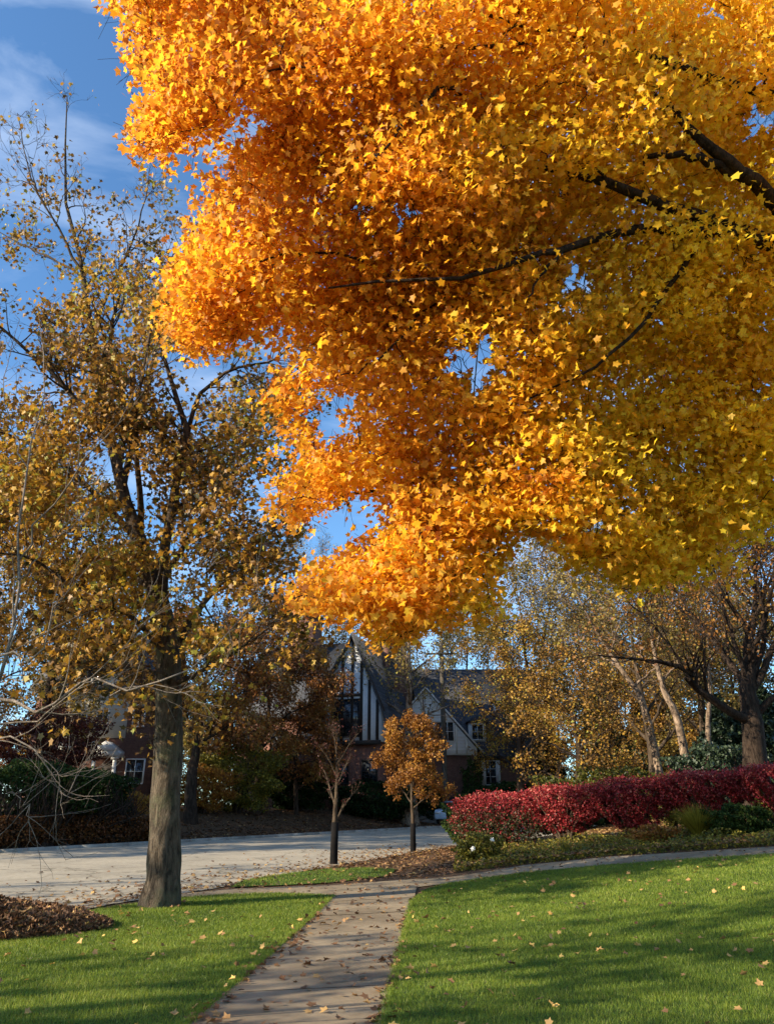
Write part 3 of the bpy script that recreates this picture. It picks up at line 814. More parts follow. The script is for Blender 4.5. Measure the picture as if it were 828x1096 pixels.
# ---- bare shrub at the left edge, close
bs_base = np.array([-4.3, 6.6, float(H(-4.3, 6.6))])
bs = Tree('bare_shrub', 'leafless pale twigged shrub reaching in from the left edge', 'shrub', bs_base)
s0 = bs_base + [0, 0, .02]
bl = [
 limb(np.concatenate([[s0], pl([(-40, 820, 6.4), (5, 720, 6.3), (18, 640, 6.3), (22, 560, 6.4), (35, 480, 6.5), (45, 400, 6.6), (42, 330, 6.7)])]), .03, .004),
 limb(pl([(20, 600, 6.35), (40, 560, 6.2), (85, 505, 6), (120, 460, 5.9), (148, 410, 5.8), (162, 375, 5.8)]), .014, .003),
 limb(pl([(19, 620, 6.3), (45, 590, 6.5), (80, 560, 6.7), (105, 510, 6.9)]), .010, .003),
 limb(np.concatenate([[s0], pl([(-60, 800, 6.2), (-15, 745, 5.9), (28, 758, 5.7), (62, 757, 5.6), (90, 722, 5.5), (130, 735, 5.4), (185, 722, 5.3), (235, 690, 5.3), (270, 650, 5.3), (280, 622, 5.3)])]), .022, .0035, 16),
 limb(pl([(118, 745, 5.45), (150, 735, 5.4), (168, 738, 5.4), (200, 743, 5.4), (232, 733, 5.4), (252, 708, 5.4)]), .008, .003),
 limb(np.concatenate([[s0], pl([(-50, 870, 6), (-20, 800, 5.8), (20, 795, 5.7), (38, 806, 5.6), (60, 828, 5.6), (78, 822, 5.6)])]), .016, .003),
 limb(pl([(38, 806, 5.6), (58, 830, 5.6), (66, 845, 5.6), (74, 846, 5.6)]), .006, .003),
 limb(np.concatenate([[s0], pl([(-60, 760, 6.3), (-10, 700, 6.1), (26, 708, 6), (45, 690, 6), (55, 655, 6), (78, 630, 6), (110, 590, 6)])]), .018, .003),
 limb(pl([(0, 775, 5.8), (40, 768, 5.7), (80, 745, 5.5), (120, 700, 5.4), (150, 680, 5.3), (200, 630, 5.3)]), .010, .003),
 limb(pl([(30, 500, 6.5), (12, 450, 6.6), (5, 400, 6.8), (20, 340, 7)]), .010, .003),
 limb(pl([(-10, 830, 5.7), (20, 855, 5.7), (36, 875, 5.7)]), .005, .002),
]
BP_, BR_ = cat_sets(bl[:3] + bl[4:]); 
BP3, BR3 = bl[3]
h1, h1r = grow(BP_, BR_, 9, .55, 32, .16, .10, 7, .25, .6, .0035)
h1b, h1rb = grow(BP3, BR3, 9, .5, 34, .14, .10, 7, .3, .6, .0035)
h1 = np.concatenate([h1, h1b]); h1r = np.concatenate([h1r, h1rb])
h2, h2r = grow(h1, h1r, 3, .24, 32, .12, .12, 5, .3, .6, .0024)
bs.wood('branches', [(BP_, BR_ * .72, 7), (BP3, BR3 * .72, 7), (h1, h1r * .8, 4), (h2, h2r * .8, 3)], M['bark_twig'])

# ---- generic trees
def gen_tree(name, label, cat, base, h, r, cw, z0, bark, lmat, nleaf, lsize, tone=(.5, .2), lean=(0, 0), group=None, nl=9, twig=3,
             tmpl=LEAF4, limbs=None, up=.25, ang=50, parts=True, pts=None, spread=.12, sm=1.0, kk=(9, 5, 4), down=.5):
    """h height, r trunk radius, cw crown half width, z0 first branch height"""
    base = np.asarray(base, float)
    t = Tree(name, label, cat, base, group)
    if pts is None:
        top = base + [lean[0], lean[1], h * .86]
        pts = [base + (top - base) * u + np.append(rng.normal(0, .025 * h * u, 2), 0) for u in (.25, .5, .75, 1)]
    q, R = trunk_flare(base, np.array(pts), r, r * .12, 16)
    u = np.linspace(0, 1, 16); R = R * (1 - .55 * sstep(z0 / h, 1, u))
    trunk_mesh(t, q, R, bark, sides=14)
    sets = []
    ls = []
    zz = q[0][:, 2] - base[2]
    for i in range(nl):
        f = (i + .3 * rng.random()) / nl; z = z0 + (h * .86 - z0) * f
        p0 = np.array([np.interp(z, zz, q[0][:, k]) for k in range(3)]); rr = np.interp(z, zz, R[0]) * .6
        a = i * 2.4 + rng.uniform(-.4, .4); prof = math.sin(math.pi * min(1, .28 + .72 * f)) ** .6 if f < .98 else .3
        ln = cw * prof * rng.uniform(.8, 1.1)
        d = np.array([math.cos(a), math.sin(a), 0])
        ls.append(limb([p0, p0 + d * ln * .4 + [0, 0, ln * up * .9], p0 + d * ln * .8 + [0, 0, ln * up * 1.6]], max(rr, .015), .012, 12, .03 * ln * .3))
    if limbs: ls += limbs
    lp, lr = cat_sets(ls)
    sc_ = cw / 3
    a1, a1r = grow(lp, lr, kk[0], 1.3 * sc_ * sm, ang, .14, .15, 6, .2, .5, .008 * sc_)
    a2, a2r = grow(a1, a1r, kk[1], .7 * sc_ * sm, 45, .1, .16, 5, .2, .55, .006 * sc_)
    sets = [(lp, lr, 7), (a1, a1r, 4), (a2, a2r, 3)]
    last = a2
    if twig > 2:
        a3, a3r = grow(a2, a2r, kk[2], .42 * sc_ * sm, 42, .08, .18, 4, .2, .6, .0045 * sc_)
        sets.append((a3, a3r, 3)); last = a3
    t.wood('branches', sets, bark)
    if nleaf:
        C, _ = on_twigs(last, nleaf, spread * sc_)
        tn = np.clip(tone[0] + .12 * np.sin(C[:, 0] * 1.3 + C[:, 2] * 1.7) + rng.normal(0, tone[1], len(C)), 0, 1)
        t.leaves(C, lsize * rng.uniform(.7, 1.25, len(C)), tmpl, lmat, tn, nb=(-.15, -.2, .3), nr=.8, down=down, tr=.6)
    return t

def upto(px, py, base):
    """height above base of a picture row at the base's distance"""
    d = ray(px, py); return CAMZ + d[2] / d[1] * base[1] - base[2]

# small trees on the verge
b = G3(357, 925)
gen_tree('young_tree', 'bare purplish young tree with dark trunk on the verge', 'tree', b, upto(357, 765, b), .095, 1.0, upto(357, 880, b),
         M['bark_brown'], M['maroon'], 500, .05, pts=[b + [0, 0, 1.2], b + [.04, 0, 2.2], b + [0, .05, 3.2], b + [.05, 0, upto(357, 765, b) * .88]], nl=8, tmpl=LEAF6, up=.7, ang=38, sm=.9, kk=(7, 4, 3), group=None)
sa = [o for o in COL.objects if o.name.startswith('young_tree')][-1]
mb = MB(); q = [(0, 0, .02), (.005, 0, .5), (.01, 0, 1.15)]; mb.tube(q, [.118, .112, .106], 12)
mb.build('trunk_guard', M['guard'], sa, True)
b = G3(442, 912)
gen_tree('young_tree', 'small round young tree with orange brown leaves on the verge beside the red hedge', 'tree', b, upto(442, 762, b), .085, 1.42, upto(442, 868, b),
         M['bark_brown'], M['orange'], 12500, .085, tone=(.3, .22), pts=[b + [0, 0, 1.0], b + [-.04, 0, 2.0], b + [0, .05, 3.2], b + [.05, 0, upto(442, 762, b) * .88]], nl=12, tmpl=LEAF6, up=.35, sm=1.0)
sa = [o for o in COL.objects if o.name.startswith('young_tree')][-1]
mb = MB(); mb.tube([(0, 0, .02), (0, 0, .5), (.0, 0, .95)], [.105, .1, .096], 12); mb.build('trunk_guard', M['guard'], sa, True)

# across the street, left half
b = atb(203, 4.5)
gen_tree('leafy_tree', 'dark trunked tree directly behind the big street tree across the road', 'tree', b, 11, .34, 4.2, 3.6, M['bark_dark'], M['rust'], 13000, .17, tone=(.6, .22), nl=10)
b = atb(276, 7.5)
gen_tree('leafy_tree', 'wide rusty brown tree shading the timbered house', 'tree', b, upto(276, 642, b), .24, 5.2, 1.3, M['bark_dark'], M['rust'], 34000, .15, tone=(.5, .22), nl=14, up=.2)
b = atb(317, 5.5)
gen_tree('leafy_tree', 'low dark red leaved tree at the left corner of the timbered gable', 'tree', b, upto(325, 690, b), .15, 2.8, 1.2, M['bark_dark'], M['rust'], 13000, .13, tone=(.66, .2), nl=11, up=.25)
for (px, Y, py, cw, lab, mt_, tn) in [
    (30, 44, 480, 4.6, 'olive brown tree standing behind the green shrubs at far left', 'olive', .45),
    (105, 60, 560, 5.4, 'tall thin leaved tree rising behind the cream house', 'olive', .4),
    (-60, 44, 520, 5.0, 'brown leaved tree cut by the left edge of the view', 'brown', .5)]:
    b = at(px, Y)
    gen_tree('leafy_tree', lab, 'tree', b, upto(px, py, b), .3, cw, 3, M['bark_dark'], M[mt_], 16000, .17, tone=(tn, .22), nl=14)
b = at(285, 66)
gen_tree('bare_tree', 'pale leafless tree rising above the brick chimney', 'tree', b, upto(285, 545, b), .3, 6, 6, M['bark_pale'], M['olive'], 2500, .16, tone=(.6, .2), nl=14, up=.5)
b = at(345, 74)
gen_tree('bare_tree', 'thin leafless tree against the blue sky between the boughs', 'tree', b, upto(345, 555, b), .3, 5, 8, M['bark_brown'], M['olive'], 1000, .16, nl=12, up=.6)
# centre: sunlit tall trunk
b = at(438, 54)
gen_tree('tall_tree', 'straight pinkish sunlit trunk between the two houses', 'tree', b, 19, .55, 5.0, 6.0, M['bark_pale'], M['olive'], 4500, .18, tone=(.5, .25), nl=14, pts=[b + [0, 0, 4], b + [.1, 0, 9], b + [0, 0, 16]],)
for (px, Y, py, cw, n_, lab) in [(575, 47, 560, 4.2, 3200, 'brown twiggy half bare tree behind the second red bush'), (640, 49, 540, 4.6, 3000, 'brown twiggy half bare tree with its top just under the golden boughs'), (702, 42, 570, 4.0, 3000, 'half bare tree behind the leaning pale trunks'), (765, 44, 545, 4.2, 2600, 'half bare tree behind the mottled trunk')]:
    b = at(px, Y if px > 690 else Y + 9)
    gen_tree('bare_tree', lab, 'tree', b, upto(px, py, b), .26, cw, 2.6, M['bark_brown'], M['brown'], n_, .14, tone=(.45, .22), nl=15, up=.45, kk=(10, 6, 4))
b = at(392, 68)
gen_tree('leafy_tree', 'grey green tree behind the roof of the timbered house', 'tree', b, upto(400, 600, b), .3, 6, 4, M['bark_pale'], M['olive'], 9000, .2, tone=(.4, .25), nl=12)

# right: big dark tree behind the red hedge
b = at(811, 29.5)
rl = [limb(pl([(804, 772, 29.5), (775, 757, 29), (735, 728, 28.4), (742, 722, 28.2), (720, 712, 28), (680, 706, 27.4), (640, 702, 27)]), .2, .03),
      limb(pl([(738, 728, 28.2), (715, 690, 28), (690, 660, 27.8), (672, 645, 27.4)]), .07, .02),
      limb(pl([(800, 738, 29.5), (787, 690, 29.2), (770, 640, 29), (760, 590, 28.8)]), .13, .02),
      limb(pl([(800, 738, 29.5), (816, 690, 29.8), (812, 640, 30), (800, 590, 30)]), .14, .02),
      limb(pl([(803, 768, 29.5), (840, 738, 29.2), (880, 715, 29), (930, 690, 29)]), .16, .02),
      limb(pl([(799, 740, 29.5), (770, 690, 30.5), (735, 650, 31.5), (700, 600, 32)]), .10, .02)]
gen_tree('spreading_tree', 'big dark tree with low spreading limb behind the right end of the red hedge', 'tree', b, 11.5, .46, 4.6, 4.0, M['bark_dark'], M['orange'], 9000, .12, tone=(.22, .22),
         nl=10, up=.7, ang=42, limbs=rl, kk=(12, 6, 4), pts=[P(805, 775, 29.5), P(799, 740, 29.5), P(801, 690, 29.5), P(808, 640, 29.5), P(806, 560, 29.5)])
# leaning trunks
for (pp, r, Y, lab, n_, gm) in [
    ([(714, 822), (690, 760), (668, 722), (640, 680), (610, 620), (590, 560)], .17, 36, 'most strongly leaning pale trunk behind the red hedge', 2600, 'olive'),
    ([(742, 822), (726, 775), (711, 742), (700, 700), (690, 640), (680, 580)], .20, 35, 'bright flaking trunk leaning left beside the leaning pale one', 2600, 'olive'),
    ([(758, 822), (757, 780), (759, 740), (757, 690), (752, 600)], .16, 37, 'upright mottled trunk just left of the spreading tree', 2200, 'olive')]:
    b = at(pp[0][0], Y)
    pts = [P(x, y, Y) for x, y in pp[1:]]
    gen_tree('birch_tree', lab, 'tree', b, pts[-1][2] - b[2] + 1, r, 3.2, 5.5, M['bark_pale'], M[gm], n_, .15, tone=(.55, .22), nl=9, pts=pts, up=.35, group=None)
# middle distance masses on the right
for (px, Y, py, cw, z0, mt_, tn, n_, sz, lab) in [
    (560, 54.5, 640, 4.4, 2.5, 'brown', .6, 14000, .15, 'golden olive tree in front of the slate roofed house'),
    (625, 36.3, 690, 3.1, 1.0, 'brown', .42, 6500, .125, 'low yellow olive tree right behind the middle of the red hedge'),
    (690, 54, 650, 4.3, 1.5, 'olive', .45, 18000, .15, 'brown olive tree behind the leaning pale trunks'),
    (595, 58, 520, 5.5, 5, 'olive', .5, 15000, .17, 'tall sparse tree whose bare top shows under the golden boughs'),
    (505, 76, 600, 5.5, 4, 'olive', .45, 16000, .2, 'pale leaved tree standing behind the white gable'),
    (670, 62, 500, 6, 5, 'brown', .5, 14000, .18, 'tall brown tree far behind the hedge, right of the sparse one'),
    (760, 60, 520, 6, 5, 'brown', .4, 14000, .18, 'tall brown tree far behind the mottled trunk'),
    (860, 50, 480, 6, 5, 'brown', .45, 14000, .18, 'tall brown tree cut by the right edge of the view')]:
    b = at(px, Y)
    gen_tree('leafy_tree', lab, 'tree', b, upto(px, py, b), .28, cw, z0, M['bark_dark'], M[mt_], n_, sz, tone=(tn, .22), nl=13)
for (px, Y, py, cw, mt_, lab) in [(800, 46, 640, 4.2, 'olive', 'olive tree filling the gap right behind the spreading tree'), (738, 50, 655, 4.2, 'brown', 'brown leaved tree between the leaning trunks and the mottled trunk'), (642, 66, 600, 5, 'olive', 'grey olive tree far behind the middle of the hedge')]:
    b = at(px, Y)
    gen_tree('leafy_tree', lab, 'tree', b, upto(px, py, b), .25, cw, 1.2, M['bark_dark'], M[mt_], 17000, .17, tone=(.35, .22), nl=14)
# evergreens
def evergreen(px, Y, py, w, lab, n_=11000):
    b = at(px, Y); h = upto(px, py, b)
    t = Tree('evergreen_tree', lab, 'tree', b)
    mb = MB(); mb.tube([(0, 0, -.1), (0, 0, h * .5), (0, 0, h * .95)], [.16, .1, .02], 8); mb.build('trunk', M['bark_dark'], t.o, True)
    z = rng.random(n_) ** 1.3; a = rng.uniform(0, 2 * np.pi, n_); lay = .75 + .25 * np.sin(z * 40 + 2 * np.sin(a * 3))
    r = w * (1 - z) ** .8 * lay * np.sqrt(rng.uniform(.35, 1, n_)) + .05
    C = b + np.stack([r * np.cos(a), r * np.sin(a), .15 + z * h * .98 - .12 * r], -1)
    t.leaves(C, .24 * rng.uniform(.6, 1.3, n_), LEAF4, M['fir'], np.clip(rng.normal(.45, .25, n_), 0, 1), nb=(0, 0, .5), nr=.6, down=.7)
evergreen(655, 57, 715, 3.6, 'dark evergreen behind the low yellow tree')
evergreen(700, 55, 735, 3.0, 'blue green evergreen showing between the leaning trunks')
evergreen(735, 57, 715, 3.4, 'dark evergreen right of the bright leaning trunk')
evergreen(785, 40, 745, 2.6, 'dark evergreen behind the spreading tree trunk')
evergreen(830, 40, 730, 3.0, 'dark evergreen at the right edge of the view')
evergreen(590, 57, 780, 2.2, 'dark evergreen beside the white shuttered window')
# distant belt of trees behind the houses
proto = []
for i, (mt_, tn) in enumerate([('olive', .4), ('brown', .45), ('rust', .5)]):
    p0 = np.array([0, 0, 0.])
    proto.append(gen_tree('distant_tree', 'x', 'tree', p0, 15, .35, 5.5, 4, M['bark_brown'], M[mt_], 10000, .32, tone=(tn, .22), nl=12, twig=2, group='hazy trees behind the houses').o)
k = 0
for i in range(34):
    Y = 88 + 14 * (i % 3) + rng.uniform(-4, 4); x = -78 + i * 5.0 + rng.uniform(-1.5, 1.5)
    o = proto[i] if i < 3 else copy_tree(proto[i % 3])
    o.location = (x, Y, float(H(x, Y))); o.rotation_euler.z = rng.uniform(0, 6.28)
    s_ = rng.uniform(.6, .92) * (.8 if -14 < x < 4 else 1); o.scale = (s_ * 1.1, s_ * 1.1, s_)
    o['label'] = 'brown or olive tree in the row behind the houses'
# neighbouring trees left of and behind the viewpoint: they throw the long shadows over lawn and street
for (x, y, h_, cw, lab) in [(-13.5, 3.0, 12, 3.6, 'tree on the lawn left of the viewpoint'), (-15, -4.5, 13, 4.2, 'tree behind and left of the viewpoint'),
                            (-22, 7, 14, 4, 'tree by the street left of the viewpoint'), (-25, -3, 14, 4.4, 'farther tree by the street left of the viewpoint'), (-9.5, -8.5, 11, 3.4, 'tree on the lawn behind the viewpoint'), (-19, 1.0, 13, 3.6, 'tree between the street and the lawn, left of the viewpoint'), (-20, -9, 13, 3.8, 'tree far behind and left of the viewpoint'), (-29, 9, 15, 4, 'farthest tree across the street, left of the viewpoint')]:
    b = np.array([x, y, float(H(x, y))])
    gen_tree('neighbour_tree', lab, 'tree', b, h_, .3, cw, 2.6, M['bark_grey'], M['brown'], 1700, .15, nl=9, up=.45, spread=.06, twig=2, kk=(5, 3, 2))
for i, (x, y, h_) in enumerate([(-25, 25, 14), (-24, 34, 15), (-33, 31, 17)]):
    b = np.array([x, y, float(H(x, y))])
    gen_tree('neighbour_tree', ['nearest', 'middle', 'farthest'][i] + ' big tree across the street beyond the left edge', 'tree', b, h_, .35, 5.5, 3, M['bark_dark'], M['rust'], 9000, .25, nl=13)

# ------------------------------------------------------------------ houses
def gable_poly(x0, x1, z0, ze, zr, y, xr=None):
    xr = (x0 + x1) / 2 if xr is None else xr
    return [(x0, y, z0), (x1, y, z0), (x1, y, ze), (xr, y, zr), (x0, y, ze)]

def roof_pair(name, parent, mat, x0, x1, ze, zr, y0, y1, over=.35, th=.18, xr=None):
    """gable roof with ridge along y: two slabs in one mesh"""
    xr = (x0 + x1) / 2 if xr is None else xr
    mb = MB()
    for xe, s in ((x0, -1), (x1, 1)):
        sl = (zr - ze) / abs(xe - xr); xo = xe + s * over; zo = ze - sl * over
        pts = [(xr, y0, zr + .03), (xo, y0, zo + .03), (xo, y0, zo + .03 + th), (xr, y0, zr + .03 + th)]
        mb.prism(pts, (0, y1 - y0, 0))
    return mb.build(name, mat, parent)

def roof_x(name, parent, mat, x0, x1, ze, zr, y0, y1, over=.4, th=.2):
    """gable roof with ridge along x"""
    ym = (y0 + y1) / 2; mb = MB()
    for ye, s in ((y0, -1), (y1, 1)):
        sl = (zr - ze) / abs(ye - ym); yo = ye + s * over; zo = ze - sl * over
        pts = [(x0, ym, zr + .03), (x0, yo, zo + .03), (x0, yo, zo + .03 + th), (x0, ym, zr + .03 + th)]
        mb.prism(pts, (x1 - x0, 0, 0))
    return mb.build(name, mat, parent)

def window(parent, x, z, w_, h_, y, frame, cols=2, rows=2, name='window'):
    mb = MB(); t = .07
    mb.box(x - w_ / 2 - t, y - .06, z - t, x + w_ / 2 + t, y + .04, z); mb.box(x - w_ / 2 - t, y - .06, z + h_, x + w_ / 2 + t, y + .04, z + h_ + t)
    mb.box(x - w_ / 2 - t, y - .06, z + .002, x - w_ / 2, y + .04, z + h_ - .002); mb.box(x + w_ / 2, y - .06, z + .002, x + w_ / 2 + t, y + .04, z + h_ - .002)
    for i in range(1, cols): mb.box(x - w_ / 2 + w_ * i / cols - .02, y - .045, z + .001, x - w_ / 2 + w_ * i / cols + .02, y + .03, z + h_ - .001)
    for i in range(1, rows): mb.box(x - w_ / 2 + .002, y - .04, z + h_ * i / rows - .015, x + w_ / 2 - .002, y + .025, z + h_ * i / rows + .015)
    f = mb.build(name, frame, parent)
    p = MB(); p.box(x - w_ / 2 + .001, y - .01, z + .001, x + w_ / 2 - .001, y + .01, z + h_ - .001); p.build('pane', M['glass'], f)
    return f

# --- half timbered house
Yt = 54.0; b = at(375, Yt); u = Yt * CP / F0            # metres per pixel there
zt = lambda py: CAMZ + ray(375, py)[2] / ray(375, py)[1] * Yt - b[2]
xt = lambda px: (px - 375) * u
tud = thing('timbered_house', 'half timbered house with white gable and steep dark roof across the street', 'house', b, rot=math.radians(-18))
gx0, gx1, ze, zr, zb = xt(328), xt(409), zt(757), zt(682), zt(797)
mb = MB(); mb.prism(gable_poly(gx0, gx1, zb + .2, ze + .0, zr - .1, 0, 0.0), (0, 5, 0)); mb.build('gable_wall', M['stucco'], tud)
mb = MB(); mb.box(gx0 + .15, .25, -1.2, gx1 - .15, 5, zb + .19); mb.build('brick_wall', M['brick'], tud)
mb = MB(); yb = -.05
tops = lambda x: ze + (zr - ze) * (1 - abs(x) / abs(gx1 if x > 0 else gx0)) - .12
for px in (330, 341, 352, 363, 375, 386, 395.5, 405): 
    x = xt(px); mb.box(x - .1, yb, zb + .26, x + .1, .0, tops(x))
mb.box(gx0, yb - .02, zb - .02, gx1, .03, zb + .25)
zm = zt(744); hw = (zr - zm) / (zr - ze) 
mb.box(xt(341), yb - .012, zm - .1, xt(386), .01, zm + .1)
for s, gx_ in ((-1, gx0), (1, gx1)): mb.bar((gx_ + s * .25, yb - .06, ze - .35), (0, yb - .06, zr + .05), .1, .32)
mb.build('timber_frame', M['timber'], tud)
window(tud, xt(369), zt(788), xt(384) - xt(355), zt(749) - zt(788), -.03, M['timber'], 3, 3)
window(tud, xt(360), zt(838), 1.2, 1.4, .2, M['timber'], 2, 2); window(tud, xt(395), zt(838), 1.0, 1.4, .2, M['timber'], 2, 2)
roof_pair('gable_roof', tud, M['slate'], gx0, gx1, ze, zr, -.35, 7.5, .9, .22, 0.0)
# main block going left
mb = MB(); mx0, mx1 = xt(205), xt(402); mb.box(mx0, 3.0, -1.2, mx1 - .3, 11, zt(752)); mb.build('main_wall', M['brick'], tud)
for s_ in (mx0 + .01, mx1 - .56):
    mb = MB(); mb.prism([(s_, 3.0, zt(752) + .004), (s_, 11, zt(752) + .004), (s_, 7, zt(672))], (.25, 0, 0)); mb.build('end_gable', M['brick'], tud)
roof_x('main_roof', tud, M['slate'], mx0 - .3, mx1, zt(752), zt(668), 3.0, 11)
mb = MB(); mb.box(xt(251), 5.4, zt(760), xt(286), 7.2, zt(636)); mb.box(xt(250), 5.3, zt(636) + .002, xt(287), 7.3, zt(632)); 
for i in range(3): mb.box(xt(254) + i * .72, 5.9, zt(632) + .002, xt(254) + i * .72 + .4, 6.5, zt(626))
mb.build('chimney', M['brick2'], tud)
mb = MB(); mb.box(xt(383), 5.2, zt(752), xt(391.5), 5.9, zt(652)); mb.box(xt(382), 5.1, zt(652) + .002, xt(392.5), 6.0, zt(650)); mb.build('chimney', M['brick'], tud)
for px in (225, 262, 300): window(tud, xt(px), zt(800), 1.1, 1.6, 2.97, M['timber'], 2, 3)

# --- white gabled house
Yh = 60.0; b = at(480, Yh); u2 = Yh * CP / F0
zh = lambda py: CAMZ + ray(480, py)[2] / ray(480, py)[1] * Yh - b[2]
xh = lambda px: (px - 480) * u2
hs = thing('white_gabled_house', 'house with white boarded gable and dark slate roof right of the pole', 'house', b, rot=.0)
g0, g1_, e_, r_ = xh(402), xh(513), zh(801), zh(738)
mb = MB(); mb.prism(gable_poly(g0, g1_, zh(808), e_, r_, -.0), (0, 3, 0)); mb.build('gable_wall', M['white'], hs)
mb = MB(); z = zh(807)
while z < r_ - .3:
    hw = (g1_ - g0) / 2 * min(1, (r_ - z) / (r_ - e_)) - .12; xc = (g0 + g1_) / 2
    mb.box(xc - hw, -.03, z, xc + hw, -.002, z + .03); z += .24
for px in (440, 453, 466, 479, 491, 502):
    x = xh(px); zt_ = e_ + (r_ - e_) * (1 - abs(x - (g0 + g1_) / 2) / ((g1_ - g0) / 2)) - .1
    if zt_ > zh(805): mb.box(x - .06, -.06, zh(807), x + .06, -.031, zt_)
mb.build('gable_boards', M['cream'], hs)
mb = MB(); xc = (g0 + g1_) / 2
for s, gx_ in ((-1, g0), (1, g1_)): mb.bar((gx_ + s * .5, -.14, e_ - .35), (xc, -.14, r_ + .14), .1, .26)
mb.build('barge_board', M['white'], hs)
mb = MB(); mb.box(g0 + .2, .3, -1.5, g1_ - .2, 3, zh(808) - .003); mb.build('brick_wall', M['brick2'], hs)
window(hs, xh(478), zh(793), 1.3, 1.35, -.07, M['white'], 3, 2); window(hs, xh(452), zh(793), 1.0, 1.35, -.07, M['white'], 2, 2)
roof_pair('gable_roof', hs, M['slate'], g0, g1_, e_, r_, .02, 8, .4, .2)
m0, m1 = xh(425), xh(600)
mb = MB(); mb.box(m0, 3.02, -1.5, m1, 11.5, zh(802)); mb.build('main_wall', M['brick2'], hs)
roof_x('main_roof', hs, M['slate'], m0 - .3, m1 + .3, zh(800), zh(702), 3.0, 11.5)
for x_ in (m0 + .05, m1 - .3):
    mb = MB(); mb.prism([(x_, 3.02, zh(802) + .01), (x_, 11.5, zh(802) + .01), (x_, 7.25, zh(712))], (.25, 0, 0)); mb.build('end_gable', M['brick2'], hs)
# dormers
for (pa, pb, pt, pbm, yy) in ((510, 530, 768, 790, 3.3), (543, 558, 743, 760, 4.9)):
    d = MB(); d.box(xh(pa), yy, zh(pbm), xh(pb), yy + 2.6, zh(pt)); dm = d.build('dormer', M['white'], hs)
    window(dm, (xh(pa) + xh(pb)) / 2, zh(pbm) + .2, (xh(pb) - xh(pa)) * .62, (zh(pt) - zh(pbm)) * .75, yy - .03, M['white'], 2, 2)
    rb = MB(); rb.prism([(xh(pa) - .2, yy - .25, zh(pt) + .01), (xh(pb) + .2, yy - .25, zh(pt) + .01), ((xh(pa) + xh(pb)) / 2, yy - .25, zh(pt) + .55)], (0, 3.4, 0)); rb.build('dormer_roof', M['slate'], hs)
wf = window(hs, xh(532), zh(838), 1.15, zh(812) - zh(838), 2.97, M['white'], 2, 3)
for px in (524.5, 541):
    mb = MB(); mb.box(xh(px) - .17, 2.9, zh(839), xh(px) + .17, 3.0, zh(811)); mb.build('shutter', M['white'], hs)
mb = MB(); mb.box(xh(487) - .9, .22, -1.0, xh(487) + .9, .28, 1.4); mb.build('garage_door', M['timber'], hs)

# --- cream house at left
Yc = 48.0; b = at(105, Yc); u3 = Yc * CP / F0
zc_ = lambda py: CAMZ + ray(105, py)[2] / ray(105, py)[1] * Yc - b[2]
xc_ = lambda px: (px - 105) * u3
ch = thing('cream_house', 'cream boarded house with small white columned porch behind the green shrubs', 'house', b)
x0, x1 = xc_(20), xc_(150)
mb = MB(); mb.box(x0, 0, -1.5, x1, 8, zc_(735)); mb.build('wall', M['brick2'], ch)
mb = MB(); mb.prism(gable_poly(xc_(55), xc_(125), zc_(790), zc_(735), zc_(682), -.08), (0, .3, 0)); mb.build('gable_wall', M['cream'], ch)
roof_x('roof', ch, M['shingle'], x0 - .4, x1 + .4, zc_(735), zc_(668), 0, 8)
roof_pair('gable_roof', ch, M['shingle'], xc_(55), xc_(125), zc_(735), zc_(682), -.1, 4.2, .3, .15)
for px, py in ((74, 725), (88, 725), (40, 765), (74, 770), (98, 770), (138, 765)): window(ch, xc_(px), zc_(py + 12), .62, 1.2, -.11 if 55 < px < 125 else -.03, M['white'], 2, 2)
for i in range(3):
    mb = MB(); mb.box(xc_(28 + i * 25), -.2, zc_(806 - i * 2), xc_(43 + i * 25), -.09, zc_(797 - i * 2)); mb.build('window_box', M['cream'], ch)
po = MB(); po.prism([(xc_(98), -1.4, zc_(805)), (xc_(127), -1.4, zc_(805)), (xc_(113), -1.4, zc_(795))], (0, 1.3, 0)); po.box(xc_(98), -1.35, zc_(811), xc_(127), -.11, zc_(805) - .003)
ph_ = po.build('porch_roof', M['white'], ch)
for px in (101, 123.5):
    mb = MB(); x = xc_(px); z1 = zc_(811) - .002
    mb.tube([(x, -1.1, -.9), (x, -1.1, .1), (x, -1.1, z1 - .15)], [.14, .13, .11], 12); mb.box(x - .18, -1.28, z1 - .15, x + .18, -.92, z1); mb.build('column', M['white'], ch, False)
mb = MB(); mb.box(xc_(112) - .45, -.06, -.6, xc_(112) + .45, -.004, zc_(817)); mb.build('door', M['timber'], ch)
window(ch, xc_(140), zc_(838), 1.0, 1.3, -.03, M['white'], 2, 2)

# --- utility pole, wire, car, stones
b = at(477, 57.0); ph = 12.5
up_ = thing('utility_pole', 'tall weathered wooden utility pole left of the red hedge', 'utility pole', b)
mb = MB(); mb.tube([(0, 0, -.3), (0, 0, 5), (0, 0, ph)], [.20, .18, .14], 14); mb.build('pole', M['pole'], up_, True)
mb = MB(); mb.box(-1.1, -.2, ph - .9, 1.1, -.11, ph - .78); mb.build('crossarm', M['pole'], up_)
for x in (-.95, -.4, .4, .95):
    mb = MB(); mb.tube([(x, -.155, ph - .779), (x, -.155, ph - .7), (x, -.155, ph - .62)], [.03, .05, .03], 8); mb.build('insulator', M['metal'], up_, True)
A = b + [.4, -.155, ph - .6]; B_ = P(528, 165, 8.6); t = np.linspace(0, 1, 40)[:, None]
q = A * (1 - t) + B_ * t; q[:, 2] -= 1.1 * 4 * (t * (1 - t))[:, 0]
mb = MB(); mb.tube(q - A, np.full(40, .014), 6)
wo = mb.build('utility_wire', M['wire'], None, True); wo.location = A
tag(wo, 'thin black cable crossing the blue gap in the golden leaves', 'cable')

